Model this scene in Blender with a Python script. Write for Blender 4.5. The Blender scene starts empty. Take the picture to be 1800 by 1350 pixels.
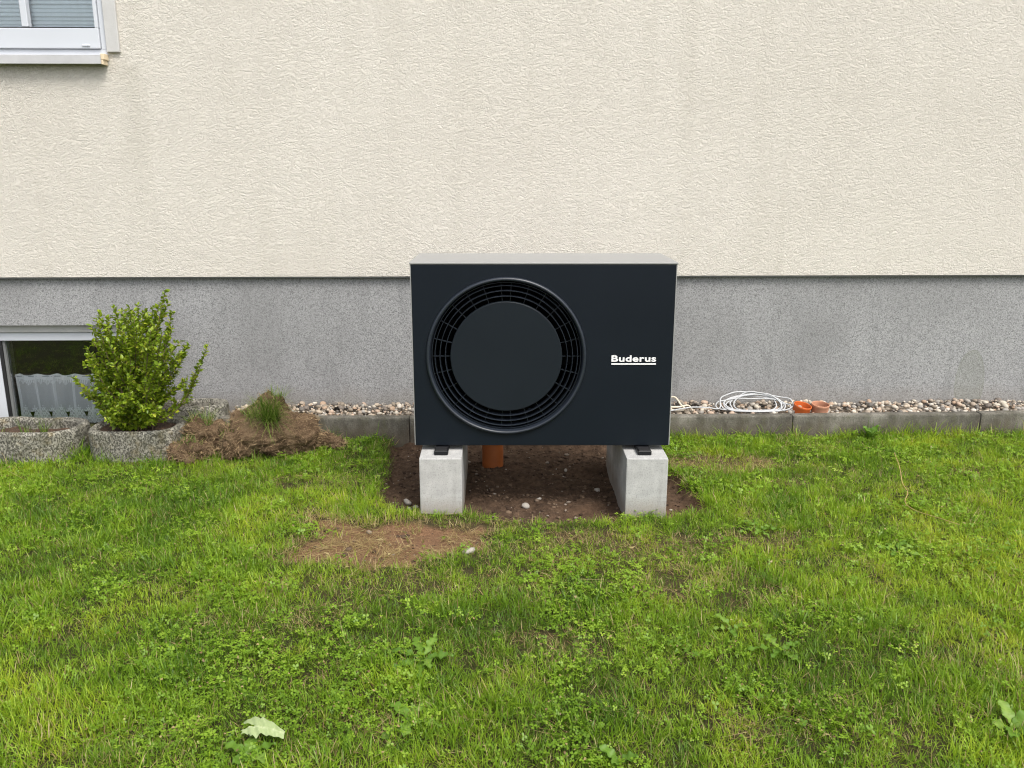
import bpy, bmesh, math, random
import numpy as np
from mathutils import Vector, Matrix

R = math.radians
random.seed(7)
rng = np.random.default_rng(7)
scene = bpy.context.scene
C = scene.collection

# ------------------------------------------------------------------ camera, sky, sun, exposure
CAM_H = 1.40
cam_data = bpy.data.cameras.new('camera')
cam_data.sensor_fit = 'HORIZONTAL'
cam_data.sensor_width = 36.0
cam_data.lens = 30.0
cam_data.clip_end = 2000
cam = bpy.data.objects.new('camera', cam_data)
cam.location = (0, 0, CAM_H)
cam.rotation_euler = (R(90 - 13.82), 0, 0)
C.objects.link(cam)
scene.camera = cam

SUN_EL, SUN_AZ = 57.0, 148.0          # azimuth measured from +Y clockwise: behind the camera, to the right
world = bpy.data.worlds.new('World')
scene.world = world
world.use_nodes = True
wn = world.node_tree
wn.nodes.clear()
sky = wn.nodes.new('ShaderNodeTexSky')
sky.sky_type = 'NISHITA'
sky.sun_disc = False
sky.sun_elevation = R(SUN_EL)
sky.sun_rotation = R(SUN_AZ)
sky.air_density = 1.0
sky.dust_density = 4.0
sky.ozone_density = 1.0
hs = wn.nodes.new('ShaderNodeHueSaturation')
hs.inputs['Saturation'].default_value = 0.38
bg = wn.nodes.new('ShaderNodeBackground')
bg.inputs['Strength'].default_value = 0.15
wo = wn.nodes.new('ShaderNodeOutputWorld')
wn.links.new(sky.outputs[0], hs.inputs['Color'])
wn.links.new(hs.outputs[0], bg.inputs['Color'])
wn.links.new(bg.outputs[0], wo.inputs['Surface'])

sl = bpy.data.lights.new('sun', 'SUN')
sl.energy = 1.5
sl.angle = R(22)
sl.color = (1.0, 0.95, 0.87)
sun = bpy.data.objects.new('sun', sl)
d = Vector((math.sin(R(SUN_AZ)) * math.cos(R(SUN_EL)), math.cos(R(SUN_AZ)) * math.cos(R(SUN_EL)), math.sin(R(SUN_EL))))
sun.rotation_euler = d.to_track_quat('Z', 'Y').to_euler()
sun.location = (3, -4, 8)
C.objects.link(sun)

vs = scene.view_settings
vs.view_transform = 'Standard'
vs.look = 'None'
vs.gamma = 1.0
vs.use_curve_mapping = False
vs.exposure = 0.78
scene.cycles.filter_width = 1.15
scene.cycles.use_denoising = True
scene.cycles.denoiser = 'OPENIMAGEDENOISE'
scene.cycles.denoising_prefilter = 'ACCURATE'
scene.cycles.adaptive_threshold = 0.012
scene.cycles.max_bounces = 5
scene.cycles.diffuse_bounces = 3
scene.cycles.glossy_bounces = 3
scene.cycles.transmission_bounces = 3
scene.cycles.transparent_max_bounces = 6


# ------------------------------------------------------------------ helpers
def tag(o, label=None, cat=None, group=None, kind=None):
    if label: o['label'] = label
    if cat: o['category'] = cat
    if group: o['group'] = group
    if kind: o['kind'] = kind
    return o


def empty(name, loc=(0, 0, 0), rz=0.0, parent=None):
    o = bpy.data.objects.new(name, None)
    o.empty_display_size = 0.1
    C.objects.link(o)
    o.location = loc
    o.rotation_euler = (0, 0, rz)
    if parent: o.parent = parent
    return o


def link(name, me, parent=None, loc=(0, 0, 0), rot=(0, 0, 0)):
    o = bpy.data.objects.new(name, me)
    C.objects.link(o)
    o.location = loc
    o.rotation_euler = rot
    if parent: o.parent = parent
    return o


def mesh_np(name, v, f, m, smooth=False):
    """f: (n,3) or (n,4) int array or list of lists"""
    me = bpy.data.meshes.new(name)
    v = np.asarray(v, dtype=np.float32)
    if isinstance(f, np.ndarray):
        n, k = f.shape
        me.vertices.add(len(v)); me.vertices.foreach_set('co', v.ravel())
        me.loops.add(n * k); me.loops.foreach_set('vertex_index', f.astype(np.int32).ravel())
        me.polygons.add(n)
        me.polygons.foreach_set('loop_start', np.arange(0, n * k, k, dtype=np.int32))
        me.update(calc_edges=True)
    else:
        me.from_pydata(v.tolist(), [], f)
    if smooth:
        me.polygons.foreach_set('use_smooth', np.ones(len(me.polygons), dtype=bool))
    if m: me.materials.append(m)
    return me


def fattr(me, name, arr, dom='POINT'):
    a = me.attributes.new(name, 'FLOAT', dom)
    a.data.foreach_set('value', np.asarray(arr, dtype=np.float32))


def cattr(me, name, arr):
    a = me.attributes.new(name, 'FLOAT_COLOR', 'POINT')
    arr = np.asarray(arr, dtype=np.float32)
    if arr.shape[1] == 3: arr = np.hstack([arr, np.ones((len(arr), 1), dtype=np.float32)])
    a.data.foreach_set('color', arr.ravel())


def bm_obj(name, bm, m, parent=None, loc=(0, 0, 0), rot=(0, 0, 0), smooth=False, recalc=True):
    if recalc: bmesh.ops.recalc_face_normals(bm, faces=bm.faces)
    me = bpy.data.meshes.new(name)
    bm.to_mesh(me); bm.free()
    if smooth:
        me.polygons.foreach_set('use_smooth', np.ones(len(me.polygons), dtype=bool))
    if m: me.materials.append(m)
    return link(name, me, parent, loc, rot)


def bm_box(bm, x0, x1, y0, y1, z0, z1, bevel=0.0, seg=2):
    vs_ = [bm.verts.new(p) for p in ((x0, y0, z0), (x1, y0, z0), (x1, y1, z0), (x0, y1, z0), (x0, y0, z1), (x1, y0, z1), (x1, y1, z1), (x0, y1, z1))]
    fs = [bm.faces.new([vs_[i] for i in q]) for q in ((0, 3, 2, 1), (4, 5, 6, 7), (0, 1, 5, 4), (1, 2, 6, 5), (2, 3, 7, 6), (3, 0, 4, 7))]
    if bevel > 0:
        es = list({e for f in fs for e in f.edges})
        bmesh.ops.bevel(bm, geom=es, offset=bevel, segments=seg, profile=0.6, affect='EDGES')


def box(name, x0, x1, y0, y1, z0, z1, m, parent=None, bevel=0.0, seg=2):
    bm = bmesh.new()
    bm_box(bm, x0, x1, y0, y1, z0, z1, bevel, seg)
    return bm_obj(name, bm, m, parent)


def tube_arrays(path, rad, n=8, cap=True):
    P = np.asarray(path, dtype=float)
    m = len(P)
    rad = np.broadcast_to(np.asarray(rad, dtype=float), (m,))
    T = np.gradient(P, axis=0)
    T /= np.linalg.norm(T, axis=1)[:, None] + 1e-12
    ref = np.array([0.0, 0.0, 1.0]) if abs(T[0][2]) < 0.9 else np.array([1.0, 0.0, 0.0])
    V = []
    u = np.cross(T[0], ref); u /= np.linalg.norm(u)
    a = np.arange(n) * 2 * math.pi / n
    for i in range(m):
        u = u - T[i] * np.dot(u, T[i]); u /= np.linalg.norm(u) + 1e-12
        w = np.cross(T[i], u)
        V.append(P[i] + rad[i] * (np.cos(a)[:, None] * u + np.sin(a)[:, None] * w))
    V = np.vstack(V)
    F = []
    for i in range(m - 1):
        for k in range(n):
            F.append([i * n + k, i * n + (k + 1) % n, (i + 1) * n + (k + 1) % n, (i + 1) * n + k])
    if cap:
        F.append(list(range(n))[::-1]); F.append([(m - 1) * n + k for k in range(n)])
    return V, F


def tube(name, path, rad, m, parent=None, n=8, loc=(0, 0, 0)):
    V, F = tube_arrays(path, rad, n)
    return link(name, mesh_np(name, V, F, m, True), parent, loc)


def merge(parts):
    V, F, o = [], [], 0
    for v, f in parts:
        V.append(np.asarray(v)); F.extend([[i + o for i in q] for q in f]); o += len(v)
    return np.vstack(V), F


def catmull(pts, sub=8, closed=False):
    P = np.asarray(pts, dtype=float)
    n = len(P)
    out = []
    rngi = range(n if closed else n - 1)
    for i in rngi:
        p0 = P[(i - 1) % n] if (closed or i > 0) else P[0] * 2 - P[1]
        p1 = P[i]; p2 = P[(i + 1) % n]
        p3 = P[(i + 2) % n] if (closed or i < n - 2) else P[-1] * 2 - P[-2]
        for k in range(sub):
            t = k / sub
            out.append(0.5 * ((2 * p1) + (p2 - p0) * t + (2 * p0 - 5 * p1 + 4 * p2 - p3) * t * t + (-p0 + 3 * p1 - 3 * p2 + p3) * t ** 3))
    if not closed: out.append(P[-1])
    return np.array(out)


def lathe_y(profile, n=96):
    """profile (r, y) revolved about the Y axis"""
    V, F = [], []
    a = np.arange(n) * 2 * math.pi / n
    for r, y in profile:
        V.append(np.stack([r * np.cos(a), np.full(n, y), r * np.sin(a)], 1))
    V = np.vstack(V)
    for i in range(len(profile) - 1):
        for k in range(n):
            F.append([i * n + k, i * n + (k + 1) % n, (i + 1) * n + (k + 1) % n, (i + 1) * n + k])
    return V, F


def lathe_z(profile, n=40):
    V, F = lathe_y(profile, n)
    return V[:, [0, 2, 1]], F


_tab = np.random.default_rng(11).random((256, 256))


def vnoise(x, y, s=1.0, ox=0.0):
    x = np.asarray(x, float) * s + 61.3 + ox; y = np.asarray(y, float) * s + 37.7 + ox * 0.7
    xi = np.floor(x).astype(int); yi = np.floor(y).astype(int)
    fx = x - xi; fy = y - yi
    fx = fx * fx * (3 - 2 * fx); fy = fy * fy * (3 - 2 * fy)
    g = lambda i, j: _tab[i % 256, j % 256]
    return (g(xi, yi) * (1 - fx) + g(xi + 1, yi) * fx) * (1 - fy) + (g(xi, yi + 1) * (1 - fx) + g(xi + 1, yi + 1) * fx) * fy


def fbm(x, y, s=1.0, o=4, ox=0.0):
    t = 0; a = 0.5; n = 0
    for k in range(o):
        t = t + a * vnoise(x, y, s * 2 ** k, ox + 7.1 * k); n += a; a *= 0.5
    return t / n


def poly_sd(px, py, poly):
    """signed distance to polygon, negative inside"""
    px = np.asarray(px, float); py = np.asarray(py, float)
    P = np.asarray(poly, float)
    dmin = np.full(px.shape, 1e9); ins = np.zeros(px.shape, bool)
    for i in range(len(P)):
        a = P[i]; b = P[(i + 1) % len(P)]
        e = b - a
        t = np.clip(((px - a[0]) * e[0] + (py - a[1]) * e[1]) / (e @ e), 0, 1)
        dmin = np.minimum(dmin, np.hypot(px - a[0] - t * e[0], py - a[1] - t * e[1]))
        cond = (a[1] > py) != (b[1] > py)
        with np.errstate(divide='ignore', invalid='ignore'):
            xc = (b[0] - a[0]) * (py - a[1]) / (b[1] - a[1] + 1e-15) + a[0]
        ins ^= cond & (px < xc)
    return np.where(ins, -dmin, dmin)


def sstep(a, b, x):
    t = np.clip((x - a) / (b - a), 0, 1)
    return t * t * (3 - 2 * t)


# ------------------------------------------------------------------ materials
class NT:
    def __init__(s, name):
        s.m = bpy.data.materials.new(name); s.m.use_nodes = True
        s.t = s.m.node_tree; s.t.nodes.clear()
        s.out = s.n('ShaderNodeOutputMaterial')

    def n(s, typ, ins=None, **kw):
        nd = s.t.nodes.new(typ)
        for k, v in kw.items(): setattr(nd, k, v)
        for k, v in (ins or {}).items():
            sock = nd.inputs[k]
            if isinstance(v, bpy.types.NodeSocket): s.t.links.new(v, sock)
            else: sock.default_value = v
        return nd

    def obj(s): return s.n('ShaderNodeTexCoord').outputs['Object']

    def mapp(s, vec, scale=(1, 1, 1), loc=(0, 0, 0)):
        return s.n('ShaderNodeMapping', {'Vector': vec, 'Scale': scale, 'Location': loc}).outputs[0]

    def noise(s, vec, scale, detail=4, rough=0.55, dist=0.0):
        return s.n('ShaderNodeTexNoise', {'Vector': vec, 'Scale': scale, 'Detail': detail, 'Roughness': rough, 'Distortion': dist}).outputs['Fac']

    def ramp(s, fac, stops, interp='LINEAR'):
        nd = s.n('ShaderNodeValToRGB', {'Fac': fac})
        cr = nd.color_ramp; cr.interpolation = interp
        while len(cr.elements) < len(stops): cr.elements.new(0.5)
        for e, (p, c) in zip(cr.elements, stops):
            e.position = p
            e.color = (c, c, c, 1) if isinstance(c, (int, float)) else (*c, 1)
        return nd.outputs[0]

    def mix(s, fac, a, b, mode='MIX'):
        nd = s.n('ShaderNodeMix', data_type='RGBA', blend_type=mode)
        for k, v in ((0, fac), (6, a), (7, b)):
            if isinstance(v, bpy.types.NodeSocket): s.t.links.new(v, nd.inputs[k])
            else: nd.inputs[k].default_value = v if k == 0 else ((*v, 1) if len(v) == 3 else v)
        return nd.outputs[2]

    def math(s, op, a, b=0.0, c=None):
        nd = s.n('ShaderNodeMath', operation=op)
        for k, v in enumerate((a, b) if c is None else (a, b, c)):
            if isinstance(v, bpy.types.NodeSocket): s.t.links.new(v, nd.inputs[k])
            else: nd.inputs[k].default_value = v
        return nd.outputs[0]

    def bump(s, h, strength=0.5, dist=0.01):
        return s.n('ShaderNodeBump', {'Height': h, 'Strength': strength, 'Distance': dist}).outputs[0]

    def attr(s, name, typ='GEOMETRY'):
        return s.n('ShaderNodeAttribute', attribute_name=name, attribute_type=typ)

    def bsdf(s, **kw):
        ins = {}
        for k, v in kw.items():
            k = k.replace('_', ' ')
            if k == 'Base Color' and not isinstance(v, bpy.types.NodeSocket): v = (*v, 1)
            ins[k] = v
        return s.n('ShaderNodeBsdfPrincipled', ins).outputs[0]

    def done(s, shader):
        s.t.links.new(shader, s.out.inputs['Surface'])
        return s.m


def plain(name, col, rough=0.5, metal=0.0, spec=0.5, var=0.06, scale=30, bump=0.0, bscale=200):
    t = NT(name); o = t.obj()
    nz = t.noise(o, scale, 4)
    c = t.mix(t.ramp(nz, [(0.3, 0.0), (0.7, 1.0)]), tuple(x * (1 - var) for x in col), tuple(min(1, x * (1 + var)) for x in col))
    kw = dict(Base_Color=c, Roughness=t.math('MULTIPLY_ADD', nz, 0.12, rough - 0.06), Metallic=metal)
    kw['Specular_IOR_Level'] = spec
    if bump: kw['Normal'] = t.bump(t.noise(o, bscale, 3), bump, 0.002)
    return t.done(t.bsdf(**kw))


def mat_plaster():
    t = NT('cream_plaster'); o = t.obj()
    w = t.noise(t.mapp(o, (5, 5, 5)), 1, 2)
    n1 = t.noise(t.mapp(o, (84, 84, 98)), 1.0, 3, 0.55, 1.2)
    n2 = t.noise(t.mapp(o, (24, 24, 40)), 1.0, 2, 0.5, 1.2)
    h = t.math('ADD', t.ramp(n1, [(0.34, 0.0), (0.60, 1.0)], 'EASE'), t.math('MULTIPLY', n2, 0.55))
    fine = t.noise(o, 420, 2)
    h2 = t.math('ADD', h, t.math('MULTIPLY', fine, 0.15))
    big = t.noise(o, 0.9, 3)
    col = t.mix(t.ramp(big, [(0.3, 0.0), (0.72, 1.0)]), (0.640, 0.603, 0.540), (0.690, 0.654, 0.592))
    streak = t.noise(t.mapp(o, (9, 9, 0.5)), 1, 3)
    col = t.mix(t.math('MULTIPLY', t.ramp(streak, [(0.5, 0.0), (0.75, 1.0)]), 0.10), col, (0.40, 0.37, 0.29))
    # damp run-off stain below the corner of the window sill (house-local coordinates)
    sp = t.n('ShaderNodeSeparateXYZ', {'Vector': o})
    dx = t.math('ABSOLUTE', t.math('SUBTRACT', t.math('ADD', sp.outputs[0], t.math('MULTIPLY', w, 0.12)), -1.90))
    fx = t.ramp(dx, [(0.0, 1.0), (0.09, 0.0)])
    fz = t.n('ShaderNodeMapRange', {'Value': sp.outputs[2], 'From Min': 0.9, 'From Max': 1.95}).outputs[0]
    fzz = t.ramp(fz, [(0.0, 0.0), (0.75, 0.8), (0.98, 1.0), (1.0, 0.0)])
    col = t.mix(t.math('MULTIPLY', t.math('MULTIPLY', fx, fzz), 0.22), col, (0.33, 0.31, 0.24))
    pit = t.ramp(h, [(0.25, 1.0), (0.6, 0.0)])
    col = t.mix(t.math('MULTIPLY', pit, 0.15), col, (0.36, 0.325, 0.26))
    return t.done(t.bsdf(Base_Color=col, Roughness=0.92, Specular_IOR_Level=0.25, Normal=t.bump(h2, 1.0, 0.0027)))


def mat_plinth():
    t = NT('speckled_plinth_render'); o = t.obj()
    v = t.n('ShaderNodeTexVoronoi', {'Vector': o, 'Scale': 210.0}, feature='F1')
    g = t.n('ShaderNodeSeparateColor', {'Color': v.outputs['Color']}).outputs[0]
    n = t.noise(o, 120, 3, 0.6)
    s = t.math('ADD', t.math('MULTIPLY', g, 0.5), t.math('MULTIPLY', n, 0.5))
    col = t.ramp(s, [(0.20, (0.125, 0.125, 0.128)), (0.36, (0.235, 0.236, 0.240)), (0.55, (0.305, 0.307, 0.310)), (0.80, (0.385, 0.387, 0.39))])
    big = t.noise(t.mapp(o, (1.6, 1.6, 1.0)), 1.2, 4)
    col = t.mix(t.math('MULTIPLY', t.ramp(big, [(0.42, 0.0), (0.68, 1.0)]), 0.42), col, (0.17, 0.17, 0.17))
    run = t.noise(t.mapp(o, (7, 7, 1.3)), 1.3, 4)
    col = t.mix(t.math('MULTIPLY', t.ramp(run, [(0.58, 0.0), (0.74, 1.0)]), 0.30), col, (0.11, 0.115, 0.115))
    # damp band with algae above the pebbles and an arch shaped algae mark on the right
    sp = t.n('ShaderNodeSeparateXYZ', {'Vector': o})
    wob = t.math('MULTIPLY', t.noise(o, 6, 3), 0.14)
    zz = t.math('SUBTRACT', sp.outputs[2], wob)
    damp = t.ramp(zz, [(0.04, 1.0), (0.17, 0.0)])
    col = t.mix(t.math('MULTIPLY', damp, 0.45), col, (0.19, 0.165, 0.13))
    ax = t.math('DIVIDE', t.math('SUBTRACT', sp.outputs[0], 2.62), 0.085)
    az = t.math('DIVIDE', t.math('SUBTRACT', t.math('ADD', sp.outputs[2], t.math('MULTIPLY', wob, 0.3)), 0.26), 0.19)
    rr = t.math('SQRT', t.math('ADD', t.math('MULTIPLY', ax, ax), t.math('MULTIPLY', az, az)))
    arch = t.ramp(rr, [(0.55, 0.55), (0.85, 0.55), (1.0, 1.0), (1.2, 0.0)])
    col = t.mix(t.math('MULTIPLY', arch, 0.36), col, (0.135, 0.15, 0.09))
    h = t.math('ADD', g, t.math('MULTIPLY', n, 1.0))
    return t.done(t.bsdf(Base_Color=col, Roughness=0.9, Specular_IOR_Level=0.3, Normal=t.bump(h, 0.4, 0.002)))


def mat_concrete(name, c0, c1, speck=0.3, moss=0.0, scale=9, bump=0.4, rough=0.88, porous=0.0, splash=False):
    t = NT(name); o = t.obj()
    n = t.noise(o, scale, 6, 0.65)
    col = t.mix(t.ramp(n, [(0.32, 0.0), (0.68, 1.0)]), c0, c1)
    f = t.noise(o, 160, 3, 0.6)
    col = t.mix(t.math('MULTIPLY', t.ramp(f, [(0.30, 1.0), (0.48, 0.0)]), speck), col, tuple(x * 0.35 for x in c0))
    v = t.n('ShaderNodeTexVoronoi', {'Vector': o, 'Scale': 55.0}, feature='F1').outputs['Distance']
    pore = t.ramp(v, [(0.04, 1.0), (0.10, 0.0)])
    pm = t.math('MULTIPLY', pore, t.ramp(t.noise(o, 14, 2), [(0.55, 0.0), (0.62, 1.0)]))
    col = t.mix(t.math('MULTIPLY', pm, 0.6), col, tuple(x * 0.25 for x in c0))
    h = t.math('SUBTRACT', t.math('MULTIPLY', f, 0.5), pm)
    if porous:
        pv = t.noise(t.mapp(o, (1.3, 1.3, 0.8)), 105, 3, 0.6, 0.6)
        pf = t.ramp(pv, [(0.40, 1.0), (0.52, 0.0)])
        col = t.mix(t.math('MULTIPLY', pf, porous), col, tuple(x * 0.22 for x in c0))
        h = t.math('SUBTRACT', h, t.math('MULTIPLY', pf, 1.6))
    if splash:
        zz = t.math('SUBTRACT', t.n('ShaderNodeSeparateXYZ', {'Vector': o}).outputs[2], t.math('MULTIPLY', t.noise(o, 18, 4, 0.65), 0.11))
        col = t.mix(t.math('MULTIPLY', t.ramp(t.math('ADD', zz, 0.1), [(0.05, 1.0), (0.12, 0.0)]), 0.55), col, (0.20, 0.15, 0.10))
        st = t.noise(t.mapp(o, (14, 14, 1.5)), 2.0, 3)
        col = t.mix(t.math('MULTIPLY', t.ramp(st, [(0.56, 0.0), (0.70, 1.0)]), 0.22), col, (0.22, 0.215, 0.20))
    if porous:
        col = t.mix(t.math('MULTIPLY', t.ramp(t.noise(o, 9, 4, 0.65), [(0.56, 0.0), (0.68, 1.0)]), 0.5), col, (0.30, 0.225, 0.10))
    if moss:
        m = t.noise(o, 5.5, 5, 0.7)
        mf = t.math('MULTIPLY', t.ramp(m, [(0.45, 0.0), (0.62, 1.0)]), moss)
        col = t.mix(mf, col, (0.085, 0.082, 0.045))
    return t.done(t.bsdf(Base_Color=col, Roughness=rough, Specular_IOR_Level=0.3, Normal=t.bump(h, bump, 0.004)))


def mat_kerb():
    t = NT('weathered_concrete'); o = t.obj()
    a = t.noise(t.mapp(o, (1, 1, 0.7)), 7, 7, 0.72)
    col = t.ramp(a, [(0.32, (0.055, 0.050, 0.042)), (0.45, (0.115, 0.108, 0.090)), (0.56, (0.175, 0.165, 0.14)), (0.72, (0.28, 0.265, 0.23))])
    f = t.noise(o, 130, 4, 0.65)
    col = t.mix(t.math('MULTIPLY', t.ramp(f, [(0.34, 1.0), (0.50, 0.0)]), 0.6), col, (0.055, 0.05, 0.042))
    col = t.mix(t.math('MULTIPLY', t.ramp(f, [(0.60, 0.0), (0.72, 1.0)]), 0.5), col, (0.40, 0.385, 0.34))
    sp = t.n('ShaderNodeSeparateXYZ', {'Vector': o})
    zz = t.math('ADD', sp.outputs[2], t.math('MULTIPLY', t.noise(t.mapp(o, (1, 1, 0.3)), 11, 4, 0.65), -0.13))
    col = t.mix(t.math('MULTIPLY', t.ramp(t.math('ADD', zz, 0.08), [(0.04, 1.0), (0.12, 0.0)]), 0.65), col, (0.085, 0.066, 0.045))
    m = t.noise(t.mapp(o, (1.6, 1.6, 0.7)), 13, 5, 0.7)
    col = t.mix(t.math('MULTIPLY', t.ramp(m, [(0.52, 0.0), (0.66, 1.0)]), 0.45), col, (0.10, 0.098, 0.055))
    return t.done(t.bsdf(Base_Color=col, Roughness=0.92, Specular_IOR_Level=0.25, Normal=t.bump(t.math('ADD', f, a), 0.8, 0.004)))


def mat_ground():
    t = NT('lawn_soil'); o = t.obj()
    a = t.attr('soil').outputs['Fac']; dry = t.attr('dry').outputs['Fac']
    n = t.noise(o, 28, 6, 0.7); f = t.noise(o, 170, 4, 0.65); b = t.noise(o, 3.0, 3)
    soil = t.ramp(n, [(0.28, (0.036, 0.022, 0.014)), (0.5, (0.078, 0.049, 0.031)), (0.72, (0.130, 0.085, 0.055))])
    red = t.ramp(f, [(0.3, (0.090, 0.048, 0.027)), (0.6, (0.23, 0.130, 0.072)), (0.8, (0.38, 0.25, 0.15))])
    soil = t.mix(dry, soil, red)
    crumb = t.ramp(f, [(0.62, 0.0), (0.74, 1.0)])
    soil = t.mix(t.math('MULTIPLY', crumb, 0.4), soil, (0.20, 0.155, 0.115))
    thatch = t.ramp(f, [(0.3, (0.014, 0.016, 0.005)), (0.52, (0.036, 0.038, 0.010)), (0.75, (0.085, 0.070, 0.025))])
    far = t.mix(t.ramp(b, [(0.4, 0.0), (0.6, 1.0)]), thatch, (0.075, 0.10, 0.02))
    far = t.mix(t.attr('far').outputs['Fac'], thatch, far)
    col = t.mix(a, far, soil)
    h = t.math('ADD', t.math('MULTIPLY', n, 1.3), t.math('MULTIPLY', f, 0.5))
    return t.done(t.bsdf(Base_Color=col, Roughness=0.95, Specular_IOR_Level=0.2, Normal=t.bump(h, 0.9, 0.012)))


def leaf_shader(t, col, trans=0.35, rough=0.45, spec=0.35, tcol=None, coat=None):
    df = t.n('ShaderNodeBsdfDiffuse', {'Color': col}).outputs[0]
    gl = t.n('ShaderNodeBsdfGlossy', {'Color': (1, 1, 1, 1), 'Roughness': rough}).outputs[0]
    p = t.n('ShaderNodeMixShader', {0: 0.03, 1: df, 2: gl}).outputs[0]
    tr = t.n('ShaderNodeBsdfTranslucent', {'Color': tcol if tcol is not None else col}).outputs[0]
    return t.n('ShaderNodeMixShader', {0: trans, 1: p, 2: tr}).outputs[0]


def mat_grass(name, cols, straw=0.06):
    """cols: ramp by the tuft's own tint; each blade varies by its stored number"""
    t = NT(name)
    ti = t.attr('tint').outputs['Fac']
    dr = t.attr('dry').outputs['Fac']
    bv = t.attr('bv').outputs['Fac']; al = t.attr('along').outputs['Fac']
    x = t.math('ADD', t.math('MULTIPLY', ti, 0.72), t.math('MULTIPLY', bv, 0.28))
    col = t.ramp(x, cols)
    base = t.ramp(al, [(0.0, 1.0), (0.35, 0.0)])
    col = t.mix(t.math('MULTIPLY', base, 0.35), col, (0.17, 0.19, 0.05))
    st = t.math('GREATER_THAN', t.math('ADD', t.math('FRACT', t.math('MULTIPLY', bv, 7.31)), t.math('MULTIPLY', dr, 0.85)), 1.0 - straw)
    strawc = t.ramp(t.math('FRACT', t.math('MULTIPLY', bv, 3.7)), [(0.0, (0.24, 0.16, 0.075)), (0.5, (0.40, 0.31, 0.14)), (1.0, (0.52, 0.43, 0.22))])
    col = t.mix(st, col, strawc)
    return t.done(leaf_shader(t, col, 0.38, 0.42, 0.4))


def mat_leaf(name, cols, trans=0.3, rough=0.38, attr='bv'):
    t = NT(name); o = t.obj()
    bv = t.attr(attr).outputs['Fac']
    n = t.noise(o, 60, 3)
    x = t.math('ADD', t.math('MULTIPLY', bv, 0.85), t.math('MULTIPLY', n, 0.15))
    return t.done(leaf_shader(t, t.ramp(x, cols), trans, rough, 0.45))


def mat_pebble(use_info=True):
    t = NT('pebble_stone' if use_info else 'pebble_stone_small'); o = t.obj()
    if use_info: r = t.n('ShaderNodeObjectInfo').outputs['Random']
    else: r = t.attr('bv').outputs['Fac']
    col = t.ramp(r, [(0.0, (0.34, 0.28, 0.22)), (0.12, (0.50, 0.45, 0.37)), (0.25, (0.24, 0.20, 0.155)), (0.36, (0.38, 0.27, 0.19)), (0.48, (0.58, 0.53, 0.46)),
                     (0.55, (0.12, 0.11, 0.10)), (0.66, (0.31, 0.29, 0.26)), (0.76, (0.43, 0.36, 0.28)), (0.84, (0.16, 0.135, 0.115)), (0.94, (0.44, 0.33, 0.25))], 'CONSTANT')
    n = t.noise(o, 90, 4)
    col = t.mix(t.math('MULTIPLY', t.ramp(n, [(0.4, 0.0), (0.7, 1.0)]), 0.35), col, (0.20, 0.17, 0.13))
    return t.done(t.bsdf(Base_Color=col, Roughness=0.7, Specular_IOR_Level=0.35, Normal=t.bump(n, 0.3, 0.002)))


def mat_glass():
    t = NT('window_glass')
    fr = t.n('ShaderNodeFresnel', {'IOR': 1.5}).outputs[0]
    gl = t.n('ShaderNodeBsdfGlossy', {'Color': (1, 1, 1, 1), 'Roughness': 0.015}).outputs[0]
    tr = t.n('ShaderNodeBsdfTransparent', {'Color': (0.97, 0.985, 0.985, 1)}).outputs[0]
    return t.done(t.n('ShaderNodeMixShader', {0: t.math('MULTIPLY', fr, 1.7), 1: tr, 2: gl}).outputs[0])


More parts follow.
